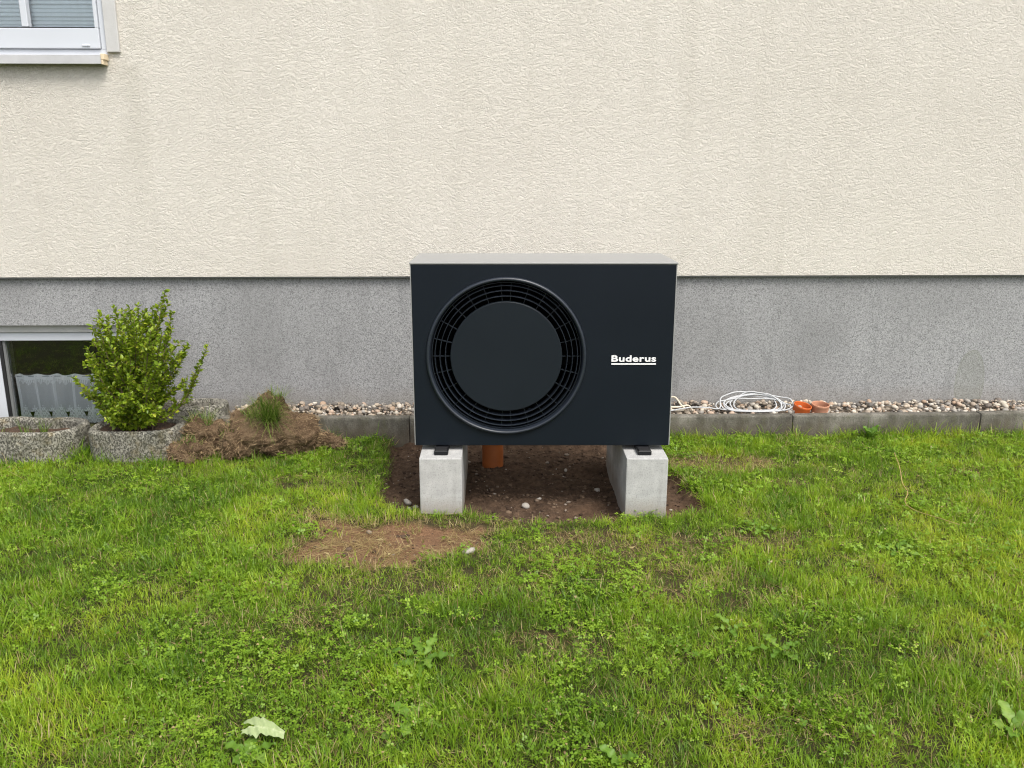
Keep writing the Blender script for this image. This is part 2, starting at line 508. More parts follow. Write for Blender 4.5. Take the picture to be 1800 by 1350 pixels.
def mat_lace():
    t = NT('lace_net')
    uv = t.n('ShaderNodeUVMap').outputs[0]
    s = t.n('ShaderNodeSeparateXYZ', {'Vector': uv})
    u, v = s.outputs[0], s.outputs[1]         # u counts repeats, v 0 bottom .. 1 top
    tri = t.math('ABSOLUTE', t.math('SUBTRACT', t.math('FRACT', t.math('MULTIPLY', u, 2.0)), 0.5))     # 0..0.5
    dia = t.math('FRACT', t.math('ADD', t.math('MULTIPLY', tri, 3.0), t.math('MULTIPLY', v, 11.0)))
    dia2 = t.math('FRACT', t.math('SUBTRACT', t.math('MULTIPLY', tri, 3.0), t.math('MULTIPLY', v, 11.0)))
    lines = t.math('MAXIMUM', t.math('GREATER_THAN', dia, 0.66), t.math('GREATER_THAN', dia2, 0.66))
    border = t.math('LESS_THAN', t.math('ADD', v, t.math('MULTIPLY', tri, 0.22)), 0.40)
    topb = t.math('GREATER_THAN', v, 0.90)
    scal = t.math('GREATER_THAN', t.math('ADD', v, t.math('MULTIPLY', t.math('ABSOLUTE', t.math('SUBTRACT', t.math('FRACT', t.math('MULTIPLY', u, 3.0)), 0.5)), 0.14)), 0.865)
    motif = t.math('MULTIPLY', border, lines)
    fold_highlight = t.math('MULTIPLY', t.math('LESS_THAN', t.math('FRACT', t.math('ADD', u, 0.05)), 0.16), 0.75)  # bright fold highlights painted in as stripes of denser net
    solid = t.math('MAXIMUM', t.math('MAXIMUM', motif, fold_highlight), t.math('MAXIMUM', topb, t.math('MULTIPLY', scal, t.math('GREATER_THAN', t.math('FRACT', t.math('MULTIPLY', u, 12.0)), 0.4))))
    hv = t.math('ABSOLUTE', t.math('SUBTRACT', t.math('FRACT', u), 0.62))
    hole = t.math('MULTIPLY', t.math('LESS_THAN', t.math('ADD', t.math('MULTIPLY', hv, 1.1), t.math('MULTIPLY', t.math('SUBTRACT', 0.27, v), 1.0)), 0.125), t.math('LESS_THAN', v, 0.27))
    hole = t.math('MULTIPLY', hole, t.math('GREATER_THAN', v, 0.13))
    alpha = t.math('MULTIPLY_ADD', solid, 0.36, 0.62)
    alpha = t.math('MULTIPLY', alpha, t.math('SUBTRACT', 1.0, hole))
    p = t.bsdf(Base_Color=(0.93, 0.95, 0.98), Roughness=0.9)
    trn = t.n('ShaderNodeBsdfTransparent').outputs[0]
    return t.done(t.n('ShaderNodeMixShader', {0: alpha, 1: trn, 2: p}).outputs[0])


M = dict(
    plaster=mat_plaster(), plinth=mat_plinth(), ground=mat_ground(),
    block=mat_concrete('fresh_concrete', (0.35, 0.35, 0.342), (0.48, 0.48, 0.465), 0.42, 0, 16, 0.45, splash=True),
    kerb=mat_kerb(),
    planter=mat_concrete('porous_planter_concrete', (0.21, 0.20, 0.165), (0.46, 0.44, 0.375), 0.45, 0.55, 7, 1.0, 0.95, 0.78),
    pvc=plain('white_pvc', (0.56, 0.585, 0.63), 0.35, var=0.02, scale=4),
    rail=mat_concrete('weathered_white_rail', (0.46, 0.455, 0.445), (0.56, 0.555, 0.545), 0.10, 0, 9, 0.1, 0.6),
    sill=plain('aluminium_sill', (0.48, 0.48, 0.49), 0.45, 0.0, var=0.12, scale=7),
    endcap=plain('cream_plastic', (0.70, 0.58, 0.40), 0.5),
    gasket=plain('black_rubber', (0.012, 0.012, 0.013), 0.6),
    greyframe=plain('grey_frame', (0.16, 0.165, 0.165), 0.5),
    blind=plain('pleated_blind', (0.80, 0.89, 0.96), 0.7, var=0.04),
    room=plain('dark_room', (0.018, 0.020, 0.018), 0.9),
    glass=mat_glass(), lace=mat_lace(),
    silver=plain('grey_coated_metal', (0.30, 0.302, 0.297), 0.5, 0.15, var=0.02, scale=3),
    navy=plain('anthracite_panel', (0.0060, 0.0092, 0.0140), 0.45, 0.0, 0.2, var=0.05, scale=3),
    navy_disc=plain('anthracite_disc', (0.0075, 0.0112, 0.0155), 0.5, 0.0, 0.22, var=0.05, scale=3),
    grille=plain('anthracite_plastic', (0.017, 0.022, 0.031), 0.36, 0.0, 0.5),
    black=plain('black_plastic', (0.006, 0.0065, 0.008), 0.5, spec=0.3),
    cavity=plain('fan_cavity', (0.002, 0.002, 0.0025), 0.8, spec=0.1),
    white=plain('white_print', (0.82, 0.82, 0.82), 0.5, var=0.01),
    pipe=plain('orange_brown_pipe', (0.42, 0.125, 0.035), 0.42, var=0.12, scale=14),
    cup=plain('orange_pipe_sleeve', (0.62, 0.135, 0.03), 0.42, var=0.10, scale=18),
    cup2=plain('faded_pipe_sleeve', (0.50, 0.245, 0.15), 0.7, var=0.16, scale=25),
    cable=plain('white_cable', (0.43, 0.44, 0.45), 0.45, var=0.06),
    hose=plain('beige_hose', (0.60, 0.53, 0.42), 0.5, var=0.1),
    bark=plain('shrub_bark', (0.14, 0.10, 0.06), 0.85, var=0.3, scale=40, bump=0.4),
    stalk=plain('dry_stalk', (0.42, 0.29, 0.12), 0.7, var=0.2),
    root=plain('root_fibre', (0.30, 0.21, 0.115), 0.9, var=0.35, scale=20),
    stone=mat_concrete('pale_stone', (0.27, 0.245, 0.21), (0.44, 0.41, 0.37), 0.4, 0, 30, 0.5),
    peb=mat_pebble(True), peb2=mat_pebble(False),
    bush=mat_leaf('shrub_leaf', [(0.0, (0.055, 0.115, 0.010)), (0.4, (0.155, 0.245, 0.016)), (0.75, (0.30, 0.39, 0.028)), (0.93, (0.47, 0.50, 0.05)), (1.0, (0.48, 0.30, 0.05))]),
    weed=mat_leaf('weed_leaf', [(0.0, (0.05, 0.125, 0.012)), (0.6, (0.125, 0.235, 0.024)), (1.0, (0.29, 0.40, 0.09))], 0.3, 0.5),
    paleleaf=mat_leaf('pale_leaf', [(0.0, (0.20, 0.29, 0.10)), (0.4, (0.33, 0.41, 0.19)), (1.0, (0.52, 0.57, 0.33))], 0.25, 0.6),
    grass=mat_grass('grass_blade', [(0.0, (0.055, 0.128, 0.010)), (0.30, (0.142, 0.265, 0.014)), (0.62, (0.260, 0.400, 0.022)), (1.0, (0.48, 0.55, 0.045))], 0.06),
    clover=mat_grass('clover_leaf', [(0.0, (0.080, 0.170, 0.014)), (0.45, (0.19, 0.325, 0.022)), (0.8, (0.33, 0.47, 0.050)), (1.0, (0.52, 0.60, 0.15))], 0.03),
    straw=mat_grass('straw_blade', [(0.0, (0.20, 0.13, 0.06)), (0.5, (0.36, 0.27, 0.12)), (1.0, (0.50, 0.41, 0.21))], 0.3),
    clodgrass=mat_leaf('clod_grass', [(0.0, (0.045, 0.10, 0.012)), (0.5, (0.11, 0.19, 0.022)), (0.85, (0.21, 0.28, 0.05)), (1.0, (0.42, 0.36, 0.16))], 0.35, 0.45),
)


def mat_sod():
    t = NT('turf_sod_soil'); o = t.obj()
    n = t.noise(o, 16, 6, 0.7); f = t.noise(t.mapp(o, (1, 1, 2.2)), 120, 4, 0.7)
    col = t.ramp(n, [(0.3, (0.055, 0.034, 0.020)), (0.5, (0.130, 0.084, 0.049)), (0.7, (0.235, 0.165, 0.10))])
    col = t.mix(t.math('MULTIPLY', t.ramp(f, [(0.5, 0.0), (0.7, 1.0)]), 0.55), col, (0.34, 0.25, 0.155))
    col = t.mix(t.math('MULTIPLY', t.ramp(f, [(0.30, 1.0), (0.44, 0.0)]), 0.7), col, (0.04, 0.025, 0.016))
    return t.done(t.bsdf(Base_Color=col, Roughness=0.95, Specular_IOR_Level=0.15, Normal=t.bump(t.math('ADD', n, f), 1.0, 0.012)))


M['sod'] = mat_sod()

# ------------------------------------------------------------------ ground
WALL_A, WALL_B = 4.69, 0.022
PIT = [(-0.66, 4.44), (-0.645, 4.25), (-0.615, 4.0), (-0.60, 3.75), (-0.585, 3.50), (-0.46, 3.43), (-0.30, 3.44), (-0.12, 3.37), (0.06, 3.33), (0.24, 3.30), (0.42, 3.335),
       (0.56, 3.40), (0.68, 3.375), (0.835, 3.415), (0.86, 3.52), (0.80, 3.66), (0.815, 3.80), (0.755, 3.95), (0.76, 4.2), (0.74, 4.44)]
PATCH = [(-0.83, 2.93), (-0.80, 3.06), (-0.78, 3.18), (-0.84, 3.33), (-0.72, 3.27), (-0.55, 3.24), (-0.40, 3.30), (-0.25, 3.27), (-0.13, 3.24), (-0.09, 3.12), (-0.16, 3.04), (-0.25, 3.02), (-0.36, 2.90), (-0.50, 2.87), (-0.66, 2.94)]
# softer, half bare places: x, y, radius x, radius y, amount
THIN = [(-0.1, 3.28, 0.35, 0.08, 0.4), (0.95, 3.10, 0.22, 0.10, 0.45), (0.35, 2.98, 0.5, 0.16, 0.35), (-0.55, 2.72, 0.4, 0.10, 0.3), (0.62, 2.78, 0.25, 0.14, 0.35), (1.04, 4.02, 0.32, 0.14, 0.75), (0.62, 3.05, 0.30, 0.12, 0.55), (0.28, 3.16, 0.25, 0.10, 0.6), (-0.9, 3.75, 0.30, 0.12, 0.25), (-0.15, 2.75, 0.4, 0.13, 0.25),
        (1.25, 3.75, 0.16, 0.06, 0.5), (0.75, 2.65, 0.3, 0.12, 0.3), (0.98, 1.90, 0.13, 0.12, 0.25), (0.15, 2.35, 0.14, 0.10, 0.35), (-0.35, 1.95, 0.12, 0.07, 0.4), (0.45, 2.9, 0.2, 0.08, 0.35),
        (2.2, 3.9, 0.10, 0.05, 0.4), (-0.62, 2.55, 0.15, 0.08, 0.3), (0.60, 1.95, 0.10, 0.06, 0.3)]


def pit_sd(x, y):
    return poly_sd(x, y, PIT) + 0.035 * (fbm(x, y, 18, 3) - 0.5)


def patch_sd(x, y):
    return poly_sd(x, y, PATCH) + 0.11 * (fbm(x, y, 14, 4, 3.3) - 0.5)


def thin(x, y):
    t = np.zeros(np.shape(x))
    for cx, cy, rx, ry, a in THIN:
        q = np.hypot((x - cx) / rx, (y - cy) / ry) + 0.7 * (fbm(x, y, 13, 3, 9.0) - 0.5)
        t = np.maximum(t, a * (1 - sstep(0.6, 1.25, q)))
    return t


def gh(x, y):
    x = np.asarray(x, float); y = np.asarray(y, float)
    h = 0.035 * (fbm(x, y, 1.3, 3) - 0.5) + 0.012 * (fbm(x, y, 9, 2, 5.0) - 0.5)
    near = 1 - sstep(4.5, 9, np.hypot(x, y - 3))
    h = h * near
    p = pit_sd(x, y)
    k = 1 - sstep(-0.035, 0.012, p)
    lump = 0.045 * (fbm(x, y, 8, 4, 2.0) - 0.5) + 0.018 * (fbm(x, y, 30, 3, 4.0) - 0.5)
    h = h * (1 - k) + k * (-0.052 + lump)
    q = 1 - sstep(-0.05, 0.02, patch_sd(x, y))
    h = h - q * 0.012 + q * 0.02 * (fbm(x, y, 22, 3, 8.0) - 0.5)
    return h


def axis(lo, hi, step, far_lo, far_hi):
    a = list(np.arange(lo, hi + 1e-6, step))
    s = step; v = lo; L = []
    while v > far_lo:
        s *= 1.35; v -= s; L.append(v)
    s = step; v = hi; Rr = []
    while v < far_hi:
        s *= 1.35; v += s; Rr.append(v)
    return np.array(L[::-1] + a + Rr)


gx = np.concatenate([axis(-3.4, -0.9, 0.035, -300, -3.4)[:-1], np.arange(-0.9, 0.92, 0.011), axis(0.95, 3.4, 0.035, 0, 300)[0:]])
gx = np.unique(np.round(gx, 4)); gx = gx[np.concatenate([[True], np.diff(gx) > 0.003])]
gy = np.concatenate([axis(1.2, 2.8, 0.035, -300, 1.2)[:-1], np.arange(2.8, 4.5, 0.011), axis(4.52, 4.9, 0.04, 4.4, 300)])
gy = np.unique(np.round(gy, 4)); gy = gy[np.concatenate([[True], np.diff(gy) > 0.003])]
GX, GY = np.meshgrid(gx, gy)
GZ = gh(GX, GY)
nx, ny = len(gx), len(gy)
idx = np.arange(nx * ny).reshape(ny, nx)
gf = np.stack([idx[:-1, :-1].ravel(), idx[:-1, 1:].ravel(), idx[1:, 1:].ravel(), idx[1:, :-1].ravel()], 1)
gme = mesh_np('ground', np.stack([GX.ravel(), GY.ravel(), GZ.ravel()], 1), gf, M['ground'], True)
x_, y_ = GX.ravel(), GY.ravel()
pitm = 1 - sstep(-0.01, 0.03, pit_sd(x_, y_))
patm = 1 - sstep(-0.02, 0.04, patch_sd(x_, y_))
thm = thin(x_, y_)
fattr(gme, 'soil', np.maximum(np.maximum(pitm, patm), thm * 0.9))
fattr(gme, 'dry', np.clip(np.maximum(patm * 0.9, thm * 0.4) * (1 - pitm) + pitm * 0.35 * sstep(0.1, 0.5, x_) * (1 - sstep(3.4, 3.7, y_)), 0, 1))
fattr(gme, 'far', sstep(4.0, 6.0, np.hypot(x_, y_ - 3)))
ground = tag(link('ground', gme), 'lawn soil with a shallow dug-out bed of dark earth', 'ground', kind='structure')

# ------------------------------------------------------------------ house
house = empty('house', (0, WALL_A, 0), math.atan(WALL_B))
tag(house, 'house wall with cream textured plaster above a speckled grey plinth', 'house')


def wall_holes(name, x0, x1, z0, z1, y0, y1, holes, m, parent):
    """slab with rectangular holes; front at y0, back at y1"""
    xs = sorted({x0, x1, *[h[0] for h in holes], *[h[1] for h in holes]})
    zs = sorted({z0, z1, *[h[2] for h in holes], *[h[3] for h in holes]})
    bm = bmesh.new(); cache = {}
    def v(x, y, z):
        k = (round(x, 5), round(y, 5), round(z, 5))
        if k not in cache: cache[k] = bm.verts.new(k)
        return cache[k]
    solid = {}
    for i in range(len(xs) - 1):
        for j in range(len(zs) - 1):
            cx, cz = (xs[i] + xs[i + 1]) / 2, (zs[j] + zs[j + 1]) / 2
            solid[i, j] = not any(h[0] < cx < h[1] and h[2] < cz < h[3] for h in holes)
    for (i, j), s in solid.items():
        if not s: continue
        a, b, c, d_ = xs[i], xs[i + 1], zs[j], zs[j + 1]
        bm.faces.new([v(a, y0, c), v(b, y0, c), v(b, y0, d_), v(a, y0, d_)])
        bm.faces.new([v(a, y1, c), v(a, y1, d_), v(b, y1, d_), v(b, y1, c)])
        if not solid.get((i - 1, j)): bm.faces.new([v(a, y0, c), v(a, y0, d_), v(a, y1, d_), v(a, y1, c)])
        if not solid.get((i + 1, j)): bm.faces.new([v(b, y0, c), v(b, y1, c), v(b, y1, d_), v(b, y0, d_)])
        if not solid.get((i, j - 1)): bm.faces.new([v(a, y0, c), v(a, y1, c), v(b, y1, c), v(b, y0, c)])
        if not solid.get((i, j + 1)): bm.faces.new([v(a, y0, d_), v(b, y0, d_), v(b, y1, d_), v(a, y1, d_)])
    return bm_obj(name, bm, m, parent)


PB = 0.860                                   # lower edge of the plaster
WX0, WX1, WZ0, WZ1 = -3.85, -2.055, 1.985, 3.3
wall_holes('plaster_wall', -7, 7, PB, 5.6, -0.032, 0.30, [(WX0, WX1, WZ0, WZ1)], M['plaster'], house)
BX0, BX1, BZ0, BZ1 = -2.93, -2.02, -0.14, 0.592
wall_holes('plinth', -7, 7, -0.6, PB - 0.002, 0.0, 0.30, [(BX0, BX1, BZ0, BZ1)], M['plinth'], house)
# drip strip under the plaster edge, coloured dark to stand for its shadow gap
box('drip_shadow_strip', -7, 7, -0.026, -0.0005, PB - 0.008, PB - 0.0005, M['greyframe'], house)

# upper window (parts are sub-parts of the window frame)
wy = -0.030
bm = bmesh.new()
bm_box(bm, WX0 + 0.001, WX1 - 0.001, wy, 0.06, WZ0 + 0.001, WZ0 + 0.030, 0.002, 1)
bm_box(bm, WX1 - 0.030, WX1 - 0.001, wy, 0.06, WZ0 + 0.0305, WZ1 - 0.001, 0.002, 1)
bm_box(bm, WX0 + 0.001, WX0 + 0.030, wy, 0.06, WZ0 + 0.0305, WZ1 - 0.001, 0.002, 1)
win = bm_obj('window', bm, M['pvc'], house)
bm = bmesh.new()
SX1 = WX1 - 0.0315
SZ0 = WZ0 + 0.0325
GZ0 = 2.117
bm_box(bm, WX0 + 0.04, SX1, wy - 0.012, 0.035, SZ0, GZ0 - 0.003, 0.004, 2)
bm_box(bm, SX1 - 0.018, SX1 - 0.0005, wy - 0.011, 0.035, GZ0 - 0.0025, WZ1 - 0.04, 0.003, 2)
bm_obj('sash', bm, M['pvc'], win)
box('glazing_seal', WX0 + 0.05, SX1 - 0.0185, wy - 0.004, 0.02, GZ0 - 0.0028, GZ0 + 0.003, M['gasket'], win)
box('glazing_bar', -2.470, -2.437, wy - 0.006, 0.012, GZ0 + 0.0035, WZ1 - 0.05, M['pvc'], win, 0.003, 1)
box('pane', WX0 + 0.05, SX1 - 0.019, 0.0, 0.004, GZ0 + 0.0032, WZ1 - 0.05, M['glass'], win)
box('drain_cap', -2.175, -2.135, wy - 0.018, wy - 0.0122, SZ0 + 0.010, SZ0 + 0.020, M['pvc'], win, 0.002, 1)
bm = bmesh.new(); bm_box(bm, WX0 + 0.04, SX1 - 0.01, -0.010, 0.010, -0.0035, 0.0035, 0.0, 1)
bmesh.ops.rotate(bm, verts=bm.verts, cent=(0, 0, 0), matrix=Matrix.Rotation(R(55), 3, 'X'))
s0 = bm_obj('blind_slat', bm, M['blind'], win, (0, 0.030, GZ0 + 0.012))
for k in range(1, 46):
    s_ = s0.copy(); C.objects.link(s_); s_.parent = win; s_.location = (0, 0.030 + 0.0012 * ((k * 7) % 3), GZ0 + 0.012 + k * 0.0195)
box('guide_rail', WX1 + 0.001, WX1 + 0.066, -0.050, -0.0325, WZ0 + 0.014, WZ1, M['rail'], win, 0.003, 1)
bm = bmesh.new()
bm_box(bm, WX0 - 0.02, WX1 - 0.016, -0.085, -0.0005 - 0.032, WZ0 - 0.006, WZ0 - 0.0025, 0.001, 1)
bm_box(bm, WX0 - 0.02, WX1 - 0.016, -0.086, -0.0825, WZ0 - 0.046, WZ0 - 0.0063, 0.001, 1)
bm_obj('sill', bm, M['sill'], win)
bm = bmesh.new()
bm_box(bm, WX1 - 0.0155, WX1 + 0.002, -0.089, -0.0325, WZ0 - 0.026, WZ0 + 0.004, 0.002, 1)
bm_box(bm, WX1 - 0.0155, WX1 - 0.005, -0.0885, -0.0325, WZ0 - 0.049, WZ0 - 0.0262, 0.002, 1)
bm_obj('sill_end_cap', bm, M['endcap'], win)
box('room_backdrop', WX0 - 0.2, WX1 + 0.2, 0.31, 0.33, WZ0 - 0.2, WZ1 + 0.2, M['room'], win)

# basement window
fy = 0.050
bm = bmesh.new()
bm_box(bm, BX0 + 0.001, BX1 - 0.001, fy, fy + 0.06, 0.4965, 0.545, 0.003, 1)
bm_box(bm, BX0 + 0.001, BX0 + 0.060, fy, fy + 0.06, -0.139, 0.496, 0.003, 1)
bm_box(bm, BX1 - 0.040, BX1 - 0.001, fy, fy + 0.06, -0.139, 0.496, 0.003, 1)
bm_box(bm, BX0 + 0.0605, BX1 - 0.0405, fy, fy + 0.06, -0.139, -0.11, 0.003, 1)
bwin = bm_obj('basement_window', bm, M['pvc'], house)
box('shutter_box', BX0 + 0.001, BX1 - 0.001, fy - 0.012, fy + 0.05, 0.5455, BZ1 - 0.001, M['rail'], bwin, 0.003, 1)
box('glazing_seal', BX0 + 0.0605, BX0 + 0.078, fy + 0.004, fy + 0.05, -0.1095, 0.4955, M['gasket'], bwin, 0.002, 1)
box('inner_frame', BX0 + 0.0785, BX0 + 0.092, fy + 0.012, fy + 0.05, -0.1095, 0.4955, M['greyframe'], bwin, 0.002, 1)
box('pane', BX0 + 0.0925, BX1 - 0.041, fy + 0.03, fy + 0.034, -0.109, 0.495, M['glass'], bwin)
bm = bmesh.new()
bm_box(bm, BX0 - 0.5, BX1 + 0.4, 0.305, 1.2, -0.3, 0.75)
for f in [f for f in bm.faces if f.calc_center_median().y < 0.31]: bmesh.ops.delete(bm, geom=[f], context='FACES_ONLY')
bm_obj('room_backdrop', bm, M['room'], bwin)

# lace curtain on its rod behind the pane
cur = empty('lace_curtain', (0, WALL_A, 0), math.atan(WALL_B))
tag(cur, 'white lace half curtain with pointed border in the basement window', 'curtain')
n = 240
cx = np.linspace(BX0 + 0.10, BX1 - 0.03, n)
per = 0.104
ph = (cx - cx[0]) / per
saw = ph % 1.0
cy = 0.108 + 0.016 * np.abs(saw - 0.5) ** 1.0 - 0.010 * np.exp(-((saw - 0.02) / 0.06) ** 2) + 0.004 * np.sin(ph * 9)
zt = 0.287 + 0.005 * np.sin(ph * 2 * math.pi) + 0.004 * np.abs(saw - 0.5)
zr = np.linspace(0, 1, 9)
V = np.array([[cx[i] + 0.004 * math.sin(4 * zr[j] + ph[i]), cy[i] + 0.004 * zr[j], -0.01 + (zt[i] + 0.01) * zr[j]] for j in range(9) for i in range(n)])
ii = np.arange(n * 9).reshape(9, n)
F = np.stack([ii[:-1, :-1].ravel(), ii[:-1, 1:].ravel(), ii[1:, 1:].ravel(), ii[1:, :-1].ravel()], 1)
cme = mesh_np('net_panel', V, F, M['lace'], True)
uvl = cme.uv_layers.new(name='UVMap')
li = np.zeros(len(cme.loops), dtype=np.int32); cme.loops.foreach_get('vertex_index', li)
uvl.data.foreach_set('uv', np.stack([ph[li % n], zr[li // n]], 1).astype(np.float32).ravel())
link('net_panel', cme, cur)
tube('curtain_rod', [(BX0 + 0.09, 0.118, 0.277), (BX1 - 0.03, 0.118, 0.277)], 0.004, M['pvc'], cur)

# ------------------------------------------------------------------ edging and pebble strip
kerb = empty('lawn_edging', (0, 4.44, 0))
tag(kerb, 'weathered grey concrete edging stones between lawn and pebble strip', 'edging')
kj = [(-1.585, 4.425), (-0.555, 4.425), (0.475, 4.441), (1.53, 4.464), (2.575, 4.505), (3.61, 4.545), (4.64, 4.58)]
for a, b in zip(kj[:-1], kj[1:]):
    L = math.hypot(b[0] - a[0], b[1] - a[1]) - 0.003
    bm = bmesh.new()
    bm_box(bm, 0.0015, L + 0.0015, 0, 0.062, -0.25, 0.125 + random.uniform(-0.002, 0.002), 0.009, 2)
    bm_obj('edging_stone', bm, M['kerb'], kerb, (a[0], a[1] - 4.44, random.uniform(-0.002, 0.002)), (random.uniform(-0.01, 0.01), 0, math.atan2(b[1] - a[1], b[0] - a[0])))

bed_n = 60
bx = np.linspace(-1.58, 4.6, bed_n)
kfront = np.interp(bx, [k[0] for k in kj], [k[1] for k in kj])
V = np.vstack([np.stack([bx, kfront + 0.058, np.full(bed_n, 0.100)], 1), np.stack([bx, WALL_A + WALL_B * bx + 0.01, np.full(bed_n, 0.105)], 1)])
F = [[i, i + 1, bed_n + i + 1, bed_n + i] for i in range(bed_n - 1)]
t_ = NT('pebble_bed_sand'); o_ = t_.obj()
M['bed'] = t_.done(t_.bsdf(Base_Color=t_.ramp(t_.noise(o_, 80, 4), [(0.3, (0.07, 0.055, 0.04)), (0.7, (0.22, 0.18, 0.135))]), Roughness=0.95))
bed = tag(link('pebble_bed', mesh_np('pebble_bed', V, F, M['bed'])), 'strip of rounded pebbles along the foot of the house wall', 'pebble strip', kind='structure')


def ico(sub):
    bm = bmesh.new(); bmesh.ops.create_icosphere(bm, subdivisions=sub, radius=1.0)
    bm.verts.ensure_lookup_table()
    v = np.array([q.co[:] for q in bm.verts]); f = np.array([[w.index for w in q.verts] for q in bm.faces]); bm.free()
    return v, f


IC1, IF1 = ico(1)
IC2, IF2 = ico(2)
IC3, IF3 = ico(5)


def pebble_shape(V, r, jag=0.18):
    k = r.normal(size=(5, 3)); p = r.random(5) * 6
    dsp = 1 + sum(jag * 0.5 * np.sin(V @ k[i] * 1.4 + p[i]) for i in range(5)) / 1.6
    return V * dsp[:, None] * np.array([1.0, r.uniform(0.62, 0.95), r.uniform(0.5, 0.75)])


pebm = []
for k in range(14):
    pebm.append(mesh_np('pebble', pebble_shape(IC2, rng, 0.2), IF2, M['peb'], True))
cand = []
for _ in range(26000):
    if len(cand) >= 2700: break
    X = rng.uniform(-1.55, 3.6)
    ky = np.interp(X, [k[0] for k in kj], [k[1] for k in kj]) + 0.066
    Yw = WALL_A + WALL_B * X - 0.008
    Y = rng.uniform(ky, Yw)
    r_ = rng.choice([0.007, 0.009, 0.0115, 0.0145, 0.018], p=[0.28, 0.3, 0.22, 0.14, 0.06]) * rng.uniform(0.9, 1.15)
    if Y - r_ * 0.6 < ky - 0.006: continue
    cand.append((X, Y, r_))
cand = np.array(cand)
# heap: a higher back edge at the wall
def bedz(X, Y):
    ky = np.interp(X, [k[0] for k in kj], [k[1] for k in kj]) + 0.06
    return 0.108 + 0.022 * sstep(0.02, 0.16, Y - ky) * (0.5 + fbm(X, Y, 5, 2))
vis = ((cand[:, 0] < -0.50) | (cand[:, 0] > 0.86)) & (cand[:, 0] < 2.95) & ~((cand[:, 0] < -1.42))
order = np.argsort(-np.where(vis, cand[:, 2], 0))
for q in order[:300]:
    X, Y, r_ = cand[q]
    o = link('pebble', pebm[rng.integers(14)], bed, (X, Y, float(bedz(X, Y)) + r_ * 0.45), tuple(rng.uniform(-0.5, 0.5, 2)) + (rng.uniform(0, 6.3),))
    o.scale = (r_, r_, r_)
VV, FF, BV, off = [], [], [], 0
for q in order[300:]:
    X, Y, r_ = cand[q]
    v = pebble_shape(IC1, rng, 0.25) * r_
    a = rng.uniform(0, 6.3); c_, s_ = math.cos(a), math.sin(a)
    v = v @ np.array([[c_, s_, 0], [-s_, c_, 0], [0, 0, 1]]) + np.array([X, Y, float(bedz(X, Y)) + r_ * 0.25])
    VV.append(v); FF.append(IF1 + off); off += len(v); BV.append(np.full(len(v), rng.random()))
pm_ = mesh_np('small_pebbles', np.vstack(VV), np.vstack(FF), M['peb2'], True)
fattr(pm_, 'bv', np.concatenate(BV))
tag(link('small_pebbles', pm_, bed), kind='stuff')

# ------------------------------------------------------------------ heat pump
UX, UY, UZ = 0.1295, 3.50, CAM_H - 1.133
UW, UH, UD = 1.095, 0.779, 0.413
hp = empty('heat_pump', (UX, UY, UZ))
tag(hp, 'dark anthracite heat pump with round fan grille standing on two concrete blocks', 'heat pump')
hw = UW / 2
bm = bmesh.new()
bm_box(bm, -hw, -hw + 0.003, 0.0205, UD, 0.004, UH - 0.0045)
bm_box(bm, hw - 0.003, hw, 0.0205, UD, 0.004, UH - 0.0045)
bm_box(bm, -hw + 0.0032, hw - 0.0032, UD - 0.004, UD - 0.001, 0.005, UH - 0.0055)
bm_box(bm, -hw + 0.0032, hw - 0.0032, 0.0210, UD - 0.0045, 0.005, 0.012)
bm_box(bm, -hw, -hw + 0.0036, 0.004, 0.0200, 0.002, UH - 0.0045)
bm_box(bm, hw - 0.0036, hw, 0.004, 0.0200, 0.002, UH - 0.0045)
bm_obj('casing', bm, M['silver'], hp)
box('top_cover', -hw - 0.003, hw + 0.003, -0.002, UD + 0.004, UH - 0.004, UH + 0.004, M['silver'], hp, 0.003, 2)
FX, FZ = -0.024 - UX, 0.655 - UZ       # fan centre
RO = 0.337
# front panel with round opening
angs = np.linspace(0, 2 * math.pi, 160, endpoint=False)
x0, x1, z0, z1 = -hw + 0.004, hw - 0.004, 0.0, UH - 0.0055
ca = [math.atan2(zc - FZ, xc - FX) % (2 * math.pi) for xc in (x0, x1) for zc in (z0, z1)]
angs = np.unique(np.concatenate([angs, ca])); N = len(angs)
outer = []
for a in angs:
    c_, s_ = math.cos(a), math.sin(a)
    tx = ((x1 - FX) / c_ if c_ > 1e-9 else (x0 - FX) / c_ if c_ < -1e-9 else 1e9)
    tz = ((z1 - FZ) / s_ if s_ > 1e-9 else (z0 - FZ) / s_ if s_ < -1e-9 else 1e9)
    tt = min(tx, tz); outer.append((FX + c_ * tt, FZ + s_ * tt))
inner = [(FX + RO * math.cos(a), FZ + RO * math.sin(a)) for a in angs]
cen = np.array([0, UH / 2])
def shrink(p, d_): return (min(max(p[0], x0 + d_), x1 - d_), min(max(p[1], z0 + d_), z1 - d_))
rings = [[(p[0], 0.0195, p[1]) for p in outer], [(p[0], 0.0025, p[1]) for p in outer], [(shrink(p, 0.0025)[0], 0.0, shrink(p, 0.0025)[1]) for p in outer],
         [(p[0], 0.0, p[1]) for p in inner], [(p[0], 0.0195, p[1]) for p in inner]]
V = [q for r_ in rings for q in r_]
F = [[i * N + k, i * N + (k + 1) % N, (i + 1) * N + (k + 1) % N, (i + 1) * N + k] for i in range(4) for k in range(N)]
bm = bmesh.new()
bv_ = [bm.verts.new(p) for p in V]
for f in F: bm.faces.new([bv_[i] for i in f])
bm_obj('front_panel', bm, M['navy'], hp)
